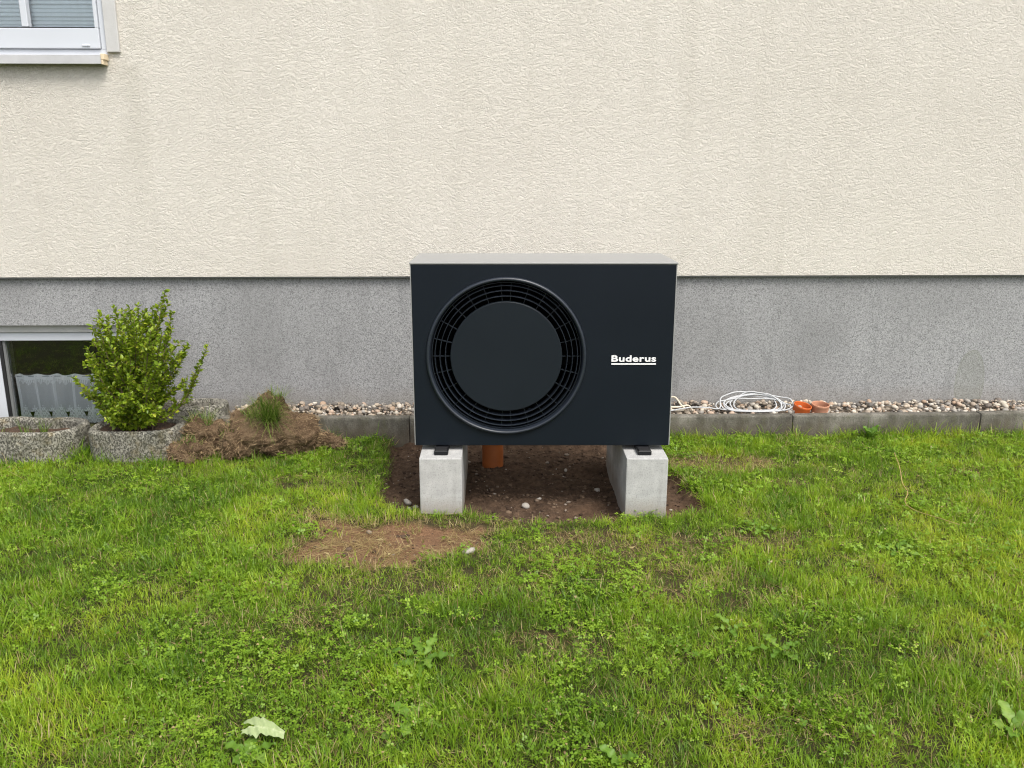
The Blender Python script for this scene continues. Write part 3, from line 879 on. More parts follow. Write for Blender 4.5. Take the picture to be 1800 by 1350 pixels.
# bezel
prof = [(0.3365, 0.006), (0.3362, -0.001), (0.3352, -0.008), (0.3325, -0.0125), (0.3285, -0.0145), (0.3245, -0.0140), (0.3215, -0.0110), (0.3195, -0.004), (0.3155, 0.022), (0.3120, 0.075)]
V, F = lathe_y(prof, 128)
V = V + np.array([FX, 0, FZ])
fan_bezel = link('fan_bezel', mesh_np('fan_bezel', V, F, M['grille'], True), hp)
# cavity drum with fan wheel
V, F = lathe_y([(0.3118, 0.055), (0.3118, 0.22), (0.02, 0.22), (0.001, 0.22)], 64)
link('fan_housing', mesh_np('fan_housing', V + np.array([FX, 0, FZ]), F, M['cavity'], True), hp)
fan = empty('fan_wheel', (FX, 0.12, FZ), 0, hp)
V, F = lathe_y([(0.0005, -0.03), (0.06, -0.03), (0.07, -0.02), (0.07, 0.06)], 32)
link('hub', mesh_np('hub', V, F, M['cavity'], True), fan)
bl = []
for i in range(7):
    for j in range(7):
        r_ = 0.065 + 0.235 * i / 6; a = (j / 6 - 0.5) * 1.1 + 0.4 * (i / 6)
        bl.append((r_ * math.cos(a), 0.03 * (j / 6 - 0.5) * 1.6, r_ * math.sin(a)))
bme = mesh_np('fan_blade', bl, [[i * 7 + j, i * 7 + j + 1, (i + 1) * 7 + j + 1, (i + 1) * 7 + j] for i in range(6) for j in range(6)], M['cavity'], True)
for k in range(3):
    link('fan_blade', bme, fan, (0, 0, 0), (0, k * 2 * math.pi / 3, 0))
# grille
grille = empty('fan_grille', (FX, 0, FZ), 0, hp)
for r_ in (0.2560, 0.2785, 0.2995, 0.3125):
    th = 0.0016
    dp = 0.004 if r_ < 0.305 else 0.010
    V, F = lathe_y([(r_ - th, dp), (r_ - th * 0.4, dp - 0.0025), (r_ + th * 0.4, dp - 0.0025), (r_ + th, dp), (r_ + th, dp + 0.040), (r_ - th, dp + 0.040), (r_ - th, dp)], 128)
    link('grille_ring', mesh_np('grille_ring', V, F, M['grille'], False), grille)
spk = []
for a in (4.0, 18, 32, 46, 61, 76):
    spk += [90 - a, 90 + a, 270 - a, 270 + a]
spk += [0, 180]
bm = bmesh.new(); bm_box(bm, 0.232, 0.3135, 0.019, 0.034, -0.0011, 0.0011)
sp0 = bm_obj('grille_spoke', bm, M['grille'], grille)
for k, a in enumerate(spk):
    o = sp0 if k == 0 else sp0.copy()
    if k: C.objects.link(o); o.parent = grille
    o.rotation_euler = (0, -R(a), 0)
V, F = lathe_y([(0.0005, -0.001), (0.2315, -0.001), (0.2335, 0.0002), (0.2345, 0.002), (0.2345, 0.028), (0.20, 0.030)], 128)
dsk = link('grille_disc', mesh_np('grille_disc', V, F, M['navy_disc'], False), grille)

# lettering
def text_mesh(body, width, height, m, bold=0.0, extr=0.002):
    cu = bpy.data.curves.new('lettering', 'FONT'); cu.body = body; cu.size = 1.0
    cu.offset = bold; cu.extrude = 0.02; cu.resolution_u = 8; cu.space_character = 1.06
    o = bpy.data.objects.new('lettering_source', cu); C.objects.link(o)
    bpy.context.view_layer.update()
    me = bpy.data.meshes.new_from_object(o.evaluated_get(bpy.context.evaluated_depsgraph_get()))
    bpy.data.objects.remove(o); bpy.data.curves.remove(cu)
    v = np.zeros(len(me.vertices) * 3, dtype=np.float32); me.vertices.foreach_get('co', v); v = v.reshape(-1, 3)
    lo, hi = v.min(0), v.max(0)
    w = np.empty_like(v)
    w[:, 0] = (v[:, 0] - lo[0]) / (hi[0] - lo[0]) * width
    w[:, 2] = (v[:, 1] - lo[1]) / (hi[1] - lo[1]) * height
    w[:, 1] = -(v[:, 2] - lo[2]) / (hi[2] - lo[2]) * extr
    me.vertices.foreach_set('co', w.ravel()); me.materials.clear(); me.materials.append(m); me.update()
    return me


logo = link('logo_lettering', text_mesh('Buderus', 0.187, 0.0275, M['white'], 0.024), hp, (0.417 - UX, -0.0006, 0.6355 - UZ))
bm = bmesh.new(); bm_box(bm, 0, 0.186, -0.002, 0, -0.0125, -0.0065)
bm_obj('underline', bm, M['white'], logo)

# mounting rails under the unit
for xa in (-0.300, 0.561):
    bm = bmesh.new()
    bm_box(bm, -0.029, 0.029, -0.07, 0.44, -0.0215, -0.0025, 0.003, 1)
    r_ = bm_obj('mounting_rail', bm, M['black'], hp, (xa - UX, 0, 0))
    bm = bmesh.new(); bm_box(bm, -0.024, 0.024, -0.066, -0.02, -0.0022, 0.0005, 0.001, 1)
    bm_obj('rail_pad', bm, M['gasket'], r_)

# ------------------------------------------------------------------ concrete blocks
for xa, xb, lab, rz in ((-0.389, -0.211, 'concrete foundation block under the fan side, beside the orange pipe', R(1.1)),
                        (0.480, 0.655, 'concrete foundation block under the lettering side of the heat pump', 0.0)):
    bm = bmesh.new(); bm_box(bm, -(xb - xa) / 2, (xb - xa) / 2, 0, 0.74, -0.09, CAM_H - 1.1555, 0.005, 2)
    tag(bm_obj('foundation_block', bm, M['block'], None, ((xa + xb) / 2, 3.391, 0), (0, 0, rz)), lab, 'concrete block', 'foundation blocks under the heat pump')

# ------------------------------------------------------------------ drain pipe
p = catmull([(-0.098, 4.14, -0.2), (-0.098, 4.14, 0.1), (-0.098, 4.14, 0.32), (-0.098, 4.115, 0.43), (-0.098, 4.03, 0.48), (-0.098, 3.915, 0.48)], 8)
V, F = tube_arrays(p, 0.054, 32)
tag(link('drain_pipe', mesh_np('drain_pipe', V, F, M['pipe'], True)), 'orange-brown plastic pipe rising from the soil behind the heat pump', 'pipe')

# ------------------------------------------------------------------ pipe sleeves
def sleeve(loc, rot, m, label):
    V, F = lathe_z([(0.0470, 0.0), (0.0470, 0.044), (0.0485, 0.046), (0.0485, 0.056), (0.0478, 0.0575), (0.0458, 0.0575), (0.0450, 0.056), (0.0450, 0.050), (0.0448, 0.030), (0.0445, 0.004), (0.001, 0.004)], 48)
    o = link('pipe_sleeve', mesh_np('pipe_sleeve', V, F, m, True), None, loc, rot)
    tag(o, label, 'pipe sleeve', 'orange pipe sleeves on the pebbles')


sleeve((1.607, 4.583, 0.100), (R(10), R(9), 0), M['cup'], 'bright orange tilted pipe sleeve beside the white cable coil')
sleeve((1.716, 4.592, 0.101), (R(6), R(-2), 0.6), M['cup2'], 'faded pinkish pipe sleeve beside the bright orange one')

# ------------------------------------------------------------------ cables
pts = []
rr = np.random.default_rng(3)
turns = 7
for k in range(turns * 16):
    a = 2 * math.pi * k / 16 + math.pi
    tn = k / 16
    w = 0.192 - 0.017 * (tn % 3.4) + 0.010 * math.sin(tn * 2.1)
    hgt = 0.041 + 0.010 * ((tn * 1.7) % 3 - 1.2)
    tilt = 0.045 + 0.012 * math.sin(tn * 1.3)
    pts.append((1.352 + 0.026 * math.sin(tn * 2.7) + w * math.cos(a), 4.592 + 0.006 * math.sin(tn * 3.1) + tilt * math.sin(a) * 1.0, 0.152 + 0.004 * math.sin(tn) + hgt * math.sin(a) + 0.0 + 0.007 * rr.normal() * 0.4))
pts += [(1.15, 4.56, 0.139), (1.08, 4.55, 0.146), (1.00, 4.545, 0.150), (0.93, 4.535, 0.143), (0.86, 4.53, 0.134), (0.74, 4.56, 0.132), (0.62, 4.60, 0.13)]
pts = [(a, b, max(c, 0.128)) for a, b, c in pts]
P = catmull(pts, 4)
V, F = tube_arrays(P, 0.0038, 7)
tag(link('cable_coil', mesh_np('cable_coil', V, F, M['cable'], True)), 'coil of white cable lying on the pebbles against the plinth', 'cable')
P = catmull([(0.60, 4.62, 0.13), (0.78, 4.6, 0.16), (0.86, 4.60, 0.185), (0.905, 4.59, 0.195), (0.935, 4.57, 0.16), (0.955, 4.55, 0.136), (0.90, 4.545, 0.131), (0.87, 4.54, 0.15), (0.93, 4.56, 0.148), (0.98, 4.58, 0.15), (1.0, 4.545, 0.130)], 8)
V, F = tube_arrays(P, 0.0055, 8)
tag(link('beige_cable', mesh_np('beige_cable', V, F, M['hose'], True)), 'short looped beige cable on the pebbles next to the heat pump', 'cable')

# ------------------------------------------------------------------ planters
def planter_mesh(w, dpt, h, th=0.04, ex=3.0):
    n = 72; a = np.arange(n) * 2 * math.pi / n
    def ringp(rx, ry, z, nz=0.0):
        c_, s_ = np.cos(a), np.sin(a)
        x = rx * np.sign(c_) * np.abs(c_) ** (2 / ex); y = ry * np.sign(s_) * np.abs(s_) ** (2 / ex)
        # shallow bay in the back side, where the next ring would interlock
        y = np.where(s_ > 0, y - 0.035 * np.exp(-(x / (rx * 0.45)) ** 2) * (s_ > 0.3), y)
        jit = 1 + nz * (rng.random(n) - 0.5)
        return np.stack([x * jit, y * jit, np.full(n, z) + nz * 0.05 * (rng.random(n) - 0.5)], 1)
    hx, hy = w / 2, dpt / 2
    R_ = [ringp(hx, hy, -0.10)] + [ringp(hx, hy, z, 0.020) for z in np.linspace(0, h - 0.012, 8)] + [ringp(hx - 0.008, hy - 0.008, h, 0.02), ringp(hx - th * 0.5, hy - th * 0.5, h + 0.002, 0.02), ringp(hx - th + 0.008, hy - th + 0.008, h - 0.002, 0.02)] + \
         [ringp(hx - th, hy - th, z, 0.03) for z in np.linspace(h - 0.015, -0.02, 5)]
    V = np.vstack(R_)
    F = [[i * n + k, i * n + (k + 1) % n, (i + 1) * n + (k + 1) % n, (i + 1) * n + k] for i in range(len(R_) - 1) for k in range(n)]
    return V, F, (hx - th, hy - th, ex)


def planter(loc, rz, w, dpt, h, soilz, label):
    e = empty('planter', loc, rz)
    V, F, (ix, iy, ex) = planter_mesh(w, dpt, h)
    link('planter_ring', mesh_np('planter_ring', V, F, M['planter'], False), e)
    n = 48; rows = 8
    a = np.arange(n) * 2 * math.pi / n
    V = []
    for k in range(rows + 1):
        q = (k / rows) * 1.05
        x = ix * q * np.sign(np.cos(a)) * np.abs(np.cos(a)) ** (2 / ex); y = iy * q * np.sign(np.sin(a)) * np.abs(np.sin(a)) ** (2 / ex)
        V.append(np.stack([x, y, soilz + 0.035 * (fbm(x + loc[0] * 3, y, 22, 3) - 0.5) + 0.012 * (1 - q)], 1))
    V = np.vstack(V)
    F = [[i * n + k, i * n + (k + 1) % n, (i + 1) * n + (k + 1) % n, (i + 1) * n + k] for i in range(rows) for k in range(n)]
    link('soil', mesh_np('soil', V, F, M['planter_soil'], True), e)
    tag(e, label, 'planter', 'concrete planter rings below the basement window')
    return e


t_ = NT('planter_soil'); o_ = t_.obj(); nz_ = t_.noise(o_, 45, 5, 0.7)
M['planter_soil'] = t_.done(t_.bsdf(Base_Color=t_.ramp(nz_, [(0.3, (0.03, 0.018, 0.012)), (0.55, (0.085, 0.05, 0.03)), (0.75, (0.17, 0.11, 0.065))]), Roughness=0.95, Normal=t_.bump(nz_, 1.0, 0.02)))
planter((-1.925, 4.215, 0), R(2), 0.455, 0.31, 0.150, 0.128, 'round concrete planter ring holding the leafy shrub')
planter((-2.47, 4.195, 0), R(-3), 0.56, 0.33, 0.155, 0.100, 'low concrete planter ring with a few grass weeds, left of the shrub')
planter((-1.86, 4.512, 0), R(0), 0.60, 0.23, 0.186, 0.145, 'concrete planter ring standing against the plinth behind the shrub')
planter((-3.02, 4.28, 0), R(4), 0.50, 0.33, 0.165, 0.12, 'concrete planter ring cut off by the left edge of the picture')


# ------------------------------------------------------------------ blades and leaves
def blades(n, rmin, rmax, lmin, lmax, w, lean, spread, r, curl=0.6, seg=3, bias=None):
    """grass blades in a clump: V, F(tri/quads as list), bv, along"""
    V, F, B, A = [], [], [], []
    o = 0
    for k in range(n):
        a = r.uniform(0, 6.283); rad = rmin + (rmax - rmin) * math.sqrt(r.random())
        bx_, by_ = rad * math.cos(a), rad * math.sin(a)
        L = r.uniform(lmin, lmax); wd = w * r.uniform(0.7, 1.3)
        az = a + r.normal() * spread if rad > 0.004 else r.uniform(0, 6.283)
        az = az if r.random() < 0.7 else r.uniform(0, 6.283)
        if bias is not None: az = bias + r.normal() * 0.85
        th = abs(r.normal()) * lean + 0.12
        cu = r.uniform(0.3, 1.0) * curl
        tw = r.uniform(-0.6, 0.6)
        pos = np.array([bx_, by_, -0.004]); b = r.random()
        for s in range(seg + 1):
            t = s / seg
            ang = min(th + cu * 2.0 * t * t, 2.2)
            ww = wd * (1 - t) ** 0.7 * 0.5 if s < seg else 0
            side = np.array([-math.sin(az + tw), math.cos(az + tw), 0])
            if s < seg:
                V += [pos - side * ww, pos + side * ww]; A += [t, t]; B += [b, b]
            else:
                V += [pos.copy()]; A += [1.0]; B += [b]
            stp = L / seg
            pos = pos + stp * np.array([math.sin(ang) * math.cos(az), math.sin(ang) * math.sin(az), math.cos(ang)])
        for s in range(seg - 1):
            F.append([o + 2 * s, o + 2 * s + 1, o + 2 * s + 3, o + 2 * s + 2])
        F.append([o + 2 * seg - 2, o + 2 * seg - 1, o + 2 * seg])
        o += 2 * seg + 1
    return np.array(V), F, B, A


def tuft_mesh(name, m, *a, **k):
    V, F, B, A = blades(*a, **k)
    me = mesh_np(name, V, F, m, True)
    fattr(me, 'bv', B); fattr(me, 'along', A)
    return me


def clover_mesh(name, m, n, r):
    V, F, B, A = [], [], [], []
    for k in range(n):
        a = r.uniform(0, 6.283); rad = 0.042 * math.sqrt(r.random())
        cx_, cy_ = rad * math.cos(a), rad * math.sin(a); z = r.uniform(0.010, 0.032)
        s = r.uniform(0.0042, 0.0080); ph_ = r.uniform(0, 6.28); b = r.random()
        tx, ty = r.normal() * 0.28, r.normal() * 0.28
        # stem
        o = len(V)
        V += [(cx_ * 0.6 - 0.0006, cy_ * 0.6, 0), (cx_ * 0.6 + 0.0006, cy_ * 0.6, 0), (cx_, cy_, z)]; F.append([o, o + 1, o + 2]); B += [b] * 3; A += [0, 0, 0.5]
        for j in range(3):
            q = ph_ + j * 2.094
            o = len(V)
            for (u, v_, dz) in ((0, 0, 0), (0.75, -0.52, 0.12), (1.3, -0.38, 0.08), (1.25, 0, -0.05), (1.3, 0.38, 0.08), (0.75, 0.52, 0.12)):
                x = s * (u * math.cos(q) - v_ * math.sin(q)); y = s * (u * math.sin(q) + v_ * math.cos(q))
                V.append((cx_ + x, cy_ + y, z + s * dz + x * tx + y * ty)); B.append(min(1, b + 0.05 * j)); A.append(1.0)
            F += [[o, o + 1, o + 2, o + 3], [o, o + 3, o + 4, o + 5]]
    me = mesh_np(name, np.array(V), F, m, True)
    fattr(me, 'bv', B); fattr(me, 'along', A)
    return me


def instancer(name, variants, pos, rot, scl, idx_, tint, dry, label, cat):
    """thousands of blades nobody could count: all clumps written into one mesh"""
    pos = np.asarray(pos); rot = np.asarray(rot); scl = np.asarray(scl); idx_ = np.asarray(idx_); tint = np.asarray(tint); dry = np.asarray(dry)
    cx, sx = np.cos(rot[:, 0]), np.sin(rot[:, 0]); cy, sy = np.cos(rot[:, 1]), np.sin(rot[:, 1]); cz, sz = np.cos(rot[:, 2]), np.sin(rot[:, 2])
    RM = np.empty((len(pos), 3, 3))
    RM[:, 0, 0] = cz * cy; RM[:, 0, 1] = cz * sy * sx - sz * cx; RM[:, 0, 2] = cz * sy * cx + sz * sx
    RM[:, 1, 0] = sz * cy; RM[:, 1, 1] = sz * sy * sx + cz * cx; RM[:, 1, 2] = sz * sy * cx - cz * sx
    RM[:, 2, 0] = -sy; RM[:, 2, 1] = cy * sx; RM[:, 2, 2] = cy * cx
    RM *= scl[:, None, None]
    VS, FS, BV, AL, TI, DR, off = [], [], [], [], [], [], 0
    for k, me in enumerate(variants):
        q = np.nonzero(idx_ == k)[0]
        if not len(q): continue
        nv = len(me.vertices)
        v = np.zeros(nv * 3, dtype=np.float32); me.vertices.foreach_get('co', v); v = v.reshape(-1, 3)
        me.calc_loop_triangles()
        tr = np.zeros(len(me.loop_triangles) * 3, dtype=np.int32); me.loop_triangles.foreach_get('vertices', tr); tr = tr.reshape(-1, 3)
        b = np.zeros(nv, dtype=np.float32); me.attributes['bv'].data.foreach_get('value', b)
        a = np.zeros(nv, dtype=np.float32); me.attributes['along'].data.foreach_get('value', a)
        W = np.einsum('nij,vj->nvi', RM[q], v) + pos[q][:, None, :]
        VS.append(W.reshape(-1, 3).astype(np.float32))
        FS.append((tr[None] + (off + np.arange(len(q)) * nv)[:, None, None]).reshape(-1, 3).astype(np.int32)); off += len(q) * nv
        BV.append(np.mod(np.tile(b, len(q)) + np.repeat((q * 0.381966) % 1.0, nv), 1.0)); AL.append(np.tile(a, len(q)))
        TI.append(np.repeat(tint[q], nv)); DR.append(np.repeat(dry[q], nv))
    for me in variants: bpy.data.meshes.remove(me)
    m = mesh_np(name, np.vstack(VS), np.vstack(FS), MAT_OF[name], True)
    fattr(m, 'bv', np.concatenate(BV)); fattr(m, 'along', np.concatenate(AL)); fattr(m, 'tint', np.concatenate(TI)); fattr(m, 'dry', np.concatenate(DR))
    print(name, len(pos), 'clumps', len(m.polygons), 'tris')
    return tag(link(name, m), label, cat, kind='stuff')


MAT_OF = dict(lawn_grass=M['grass'], clover=M['clover'], dry_thatch=M['straw'])

# ------------------------------------------------------------------ where grass may stand
BLOCKED = [[(-0.395, 3.385), (-0.205, 3.385), (-0.205, 4.14), (-0.395, 4.14)], [(0.474, 3.385), (0.661, 3.385), (0.661, 4.14), (0.474, 4.14)],
           [(-3.4, 4.05), (-2.22, 4.045), (-2.20, 4.45), (-3.4, 4.45)], [(-2.14, 4.075), (-1.71, 4.08), (-1.70, 4.36), (-2.14, 4.36)],
           [(-2.17, 4.40), (-1.56, 4.40), (-1.56, 4.63), (-2.17, 4.63)]]
kxs = [-9] + [k[0] for k in kj] + [9]; kys = [4.60] + [k[1] for k in kj] + [4.7]


def allowed(x, y):
    ok = y < np.where(x < -1.59, 4.60, np.interp(x, kxs, kys) - 0.004)
    for b in BLOCKED:
        ok &= poly_sd(x, y, b) > 0.004
    return ok


def scatter(nmax, xr, yr, dens):
    x = rng.uniform(*xr, nmax); y = rng.uniform(*yr, nmax)
    k = rng.random(nmax) < dens(x, y)
    x, y = x[k], y[k]
    k = allowed(x, y)
    return x[k], y[k]


def frame_w(x, y):
    """thin the lawn out well beyond the ground that can be seen"""
    return 0.08 + 0.92 * (1 - sstep(0.25, 0.75, np.abs(x) - (0.42 + 0.50 * y))) * sstep(1.1, 1.6, y)


def cover(x, y):
    c = sstep(-0.012, 0.015, pit_sd(x, y)) * (0.04 + 0.96 * sstep(-0.03, 0.05, patch_sd(x, y)))
    return c * (1 - 0.8 * thin(x, y))


def lawn_tint(x, y):
    t = 0.47 + 0.9 * (fbm(x, y, 1.6, 3, 1.0) - 0.5) + 1.05 * (fbm(x, y, 6.5, 3, 2.0) - 0.5) + 0.6 * (fbm(x, y, 22, 2, 4.0) - 0.5)
    t += 0.45 * np.exp(-((x - 1.02) / 0.16) ** 2 - ((y - 1.90) / 0.11) ** 2)
    t += 0.10 * sstep(0.6, 2.4, x) - 0.05 * sstep(3.6, 4.2, y)
    return t


def lawn_dry(x, y):
    return np.clip(0.14 * sstep(0.56, 0.74, fbm(x, y, 4.5, 3, 6.0)) + 0.6 * thin(x, y) + 0.75 * (1 - sstep(0.0, 0.10, patch_sd(x, y))), 0, 0.95)


gr = np.random.default_rng(21)
short = [tuft_mesh('short_tuft', M['grass'], 13, 0.0, 0.030, 0.018, 0.046, 0.0029, 1.0, 1.2, gr, curl=0.6, seg=2) for _ in range(8)]
mid = [tuft_mesh('mid_tuft', M['grass'], 12, 0.0, 0.024, 0.030, 0.066, 0.0031, 0.85, 0.7, gr, curl=0.75) for _ in range(6)]
tall = [tuft_mesh('tall_tuft', M['grass'], 14, 0.0, 0.022, 0.06, 0.125, 0.0036, 0.55, 0.6, gr, curl=0.75, seg=4) for _ in range(5)]
var = short + mid + tall
nS, nM = len(short), len(mid)

dn = lambda x, y: frame_w(x, y) * cover(x, y)
x, y = scatter(128000, (-4.2, 4.2), (0.2, 4.62), dn)
n = len(x)
lush = fbm(x, y, 2.4, 3, 12.0)
pick = np.where(rng.random(n) < 0.22 + 0.55 * sstep(0.46, 0.66, lush), nS + rng.integers(0, nM, n), rng.integers(0, nS, n))
# longer grass that the mower missed: along the edging, the planters and round the pit's rim
kd = np.interp(x, kxs, kys) - y
edge = (1 - sstep(0.0, 0.10, kd)) * (x > -1.6)
for b in BLOCKED[2:]: edge = np.maximum(edge, 1 - sstep(0.0, 0.07, poly_sd(x, y, b)))
pr = np.maximum(edge * (0.03 + 0.45 * sstep(0.45, 0.66, fbm(x, y, 5, 2, 14.0))), 0.004)
pick = np.where(rng.random(n) < pr, nS + nM + rng.integers(0, len(tall), n), pick)
pitd = pit_sd(x, y)
pick = np.where((pitd < 0.06) & (rng.random(n) < 0.5), nS + rng.integers(0, nM, n), pick)
th_ = thin(x, y)
scl = rng.uniform(0.62, 1.05, n) * (1 - 0.35 * th_) * (0.85 + 0.35 * sstep(0.40, 0.65, fbm(x, y, 3.3, 3, 31.0)))
rot = np.stack([rng.normal(0, 0.16, n), rng.normal(0, 0.16, n), rng.uniform(0, 6.283, n)], 1)
tint = np.clip(lawn_tint(x, y) + rng.normal(0, 0.10, n), 0, 1)
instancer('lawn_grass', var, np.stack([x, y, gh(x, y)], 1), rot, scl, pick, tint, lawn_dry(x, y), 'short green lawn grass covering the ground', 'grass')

clv = [clover_mesh('clover_tuft', M['clover'], 7, gr) for _ in range(8)]
dc = lambda x, y: frame_w(x, y) * cover(x, y) * (0.10 + 0.90 * sstep(0.50, 0.66, fbm(x, y, 4.2, 4, 17.0)))
x, y = scatter(26000, (-3.6, 3.6), (1.2, 4.5), dc)
n = len(x)
instancer('clover', clv, np.stack([x, y, gh(x, y) + 0.004], 1), np.stack([rng.normal(0, 0.15, n), rng.normal(0, 0.15, n), rng.uniform(0, 6.28, n)], 1),
          rng.uniform(0.55, 1.05, n), rng.integers(0, 8, n), np.clip(0.42 + 0.7 * (fbm(x, y, 5, 3, 19.0) - 0.5) + rng.normal(0, 0.14, n), 0, 1), np.zeros(n), 'small clover leaves growing among the grass', 'clover')

stw = [tuft_mesh('straw_tuft', M['straw'], 10, 0.0, 0.035, 0.03, 0.075, 0.0020, 0.25, 2.0, gr, curl=0.25, seg=3) for _ in range(5)]
for me in stw:                                   # lie the dead blades down
    v = np.zeros(len(me.vertices) * 3, dtype=np.float32); me.vertices.foreach_get('co', v); v = v.reshape(-1, 3)
    v = np.stack([v[:, 0] + v[:, 2] * 0.9, v[:, 1] + v[:, 2] * 0.3 * np.sign(v[:, 1]), 0.003 + v[:, 2] * 0.10 + 0.004], 1)
    me.vertices.foreach_set('co', v.astype(np.float32).ravel()); me.update()
ds = lambda x, y: np.clip(np.maximum(1 - sstep(-0.04, 0.06, patch_sd(x, y)), np.maximum(thin(x, y), 0.08)) * sstep(-0.01, 0.02, pit_sd(x, y)) * (0.25 + 0.75 * sstep(0.40, 0.60, fbm(x, y, 7, 3, 23.0))), 0, 1)
x, y = scatter(22000, (-2.6, 2.8), (1.5, 4.4), ds)
n = len(x)
instancer('dry_thatch', stw, np.stack([x, y, gh(x, y)], 1), np.stack([rng.normal(0, 0.1, n), rng.normal(0, 0.1, n), rng.uniform(0, 6.28, n)], 1),
          rng.uniform(0.6, 1.2, n), rng.integers(0, 5, n), np.clip(rng.normal(0.4, 0.2, n), 0, 1), np.full(n, 0.5), 'dead straw-coloured grass lying on the bare soil patch', 'dry grass')

# ------------------------------------------------------------------ crumbs of soil and stones in the pit
VV, FF, BV, off = [], [], [], 0
cx_ = rng.uniform(-0.68, 0.88, 2600); cy_ = rng.uniform(3.28, 4.42, 2600)
k = (pit_sd(cx_, cy_) < -0.005) & allowed(cx_, cy_)
cx_, cy_ = cx_[k], cy_[k]
px_ = rng.uniform(-0.9, 0, 260); py_ = rng.uniform(2.85, 3.35, 260); k = patch_sd(px_, py_) < 0
cx_ = np.concatenate([cx_, px_[k]]); cy_ = np.concatenate([cy_, py_[k]])
for X, Y in zip(cx_, cy_):
    r_ = rng.choice([0.003, 0.0045, 0.007, 0.010, 0.014], p=[0.40, 0.34, 0.17, 0.07, 0.02])
    v = pebble_shape(IC1, rng, 0.55) * r_ + np.array([X, Y, float(gh(X, Y)) + r_ * 0.3])
    VV.append(v); FF.append(IF1 + off); off += len(v); BV.append(np.full(len(v), rng.random()))
t_ = NT('soil_crumb')
M['crumb'] = t_.done(t_.bsdf(Base_Color=t_.ramp(t_.attr('bv').outputs['Fac'], [(0.0, (0.035, 0.022, 0.015)), (0.5, (0.085, 0.056, 0.038)), (0.90, (0.15, 0.105, 0.07)), (0.97, (0.24, 0.20, 0.16)), (1.0, (0.36, 0.32, 0.28))]), Roughness=0.95, Specular_IOR_Level=0.2))
cm = mesh_np('soil_crumbs', np.vstack(VV), np.vstack(FF), M['crumb'])
fattr(cm, 'bv', np.concatenate(BV))
tag(link('soil_crumbs', cm), 'loose crumbs of earth and grit in the dug-out bed', 'soil', kind='stuff')


def G(x, y, zoff=0.0): return (x, y, float(gh(x, y)) + zoff)


for X, Y, r_, lab, c_ in ((-0.475, 3.640, 0.020, 'pale stone on the dark soil left of the left concrete block, largest of three', 'stone'),
                          (-0.435, 3.61, 0.013, 'small grey stone beside the pale stone left of the left concrete block', 'stone'),
                          (-0.455, 3.555, 0.015, 'dark flat stone nearest the camera left of the left concrete block', 'stone'),
                          (0.062, 3.585, 0.016, 'whitish stone lying on the soil between the concrete blocks', 'stone'),
                          (0.125, 3.66, 0.011, 'small round grey stone behind the whitish one between the blocks', 'stone'),
                          (0.405, 3.80, 0.016, 'pale stone against the inner side of the right concrete block', 'stone'),
                          (0.27, 4.06, 0.012, 'small bright stone in the shade under the heat pump', 'stone'),
                          (-0.165, 3.005, 0.021, 'white flat stone chip at the edge of the bare soil patch', 'stone')):
    o = link('stone', mesh_np('stone', pebble_shape(IC2, rng, 0.45), IF2, M['stone'], False), None, G(X, Y, r_ * 0.35), (0.2, 0.1, rng.uniform(0, 6)))
    o.scale = (r_, r_, r_ * 0.9); tag(o, lab, c_, 'stones on the bare soil')

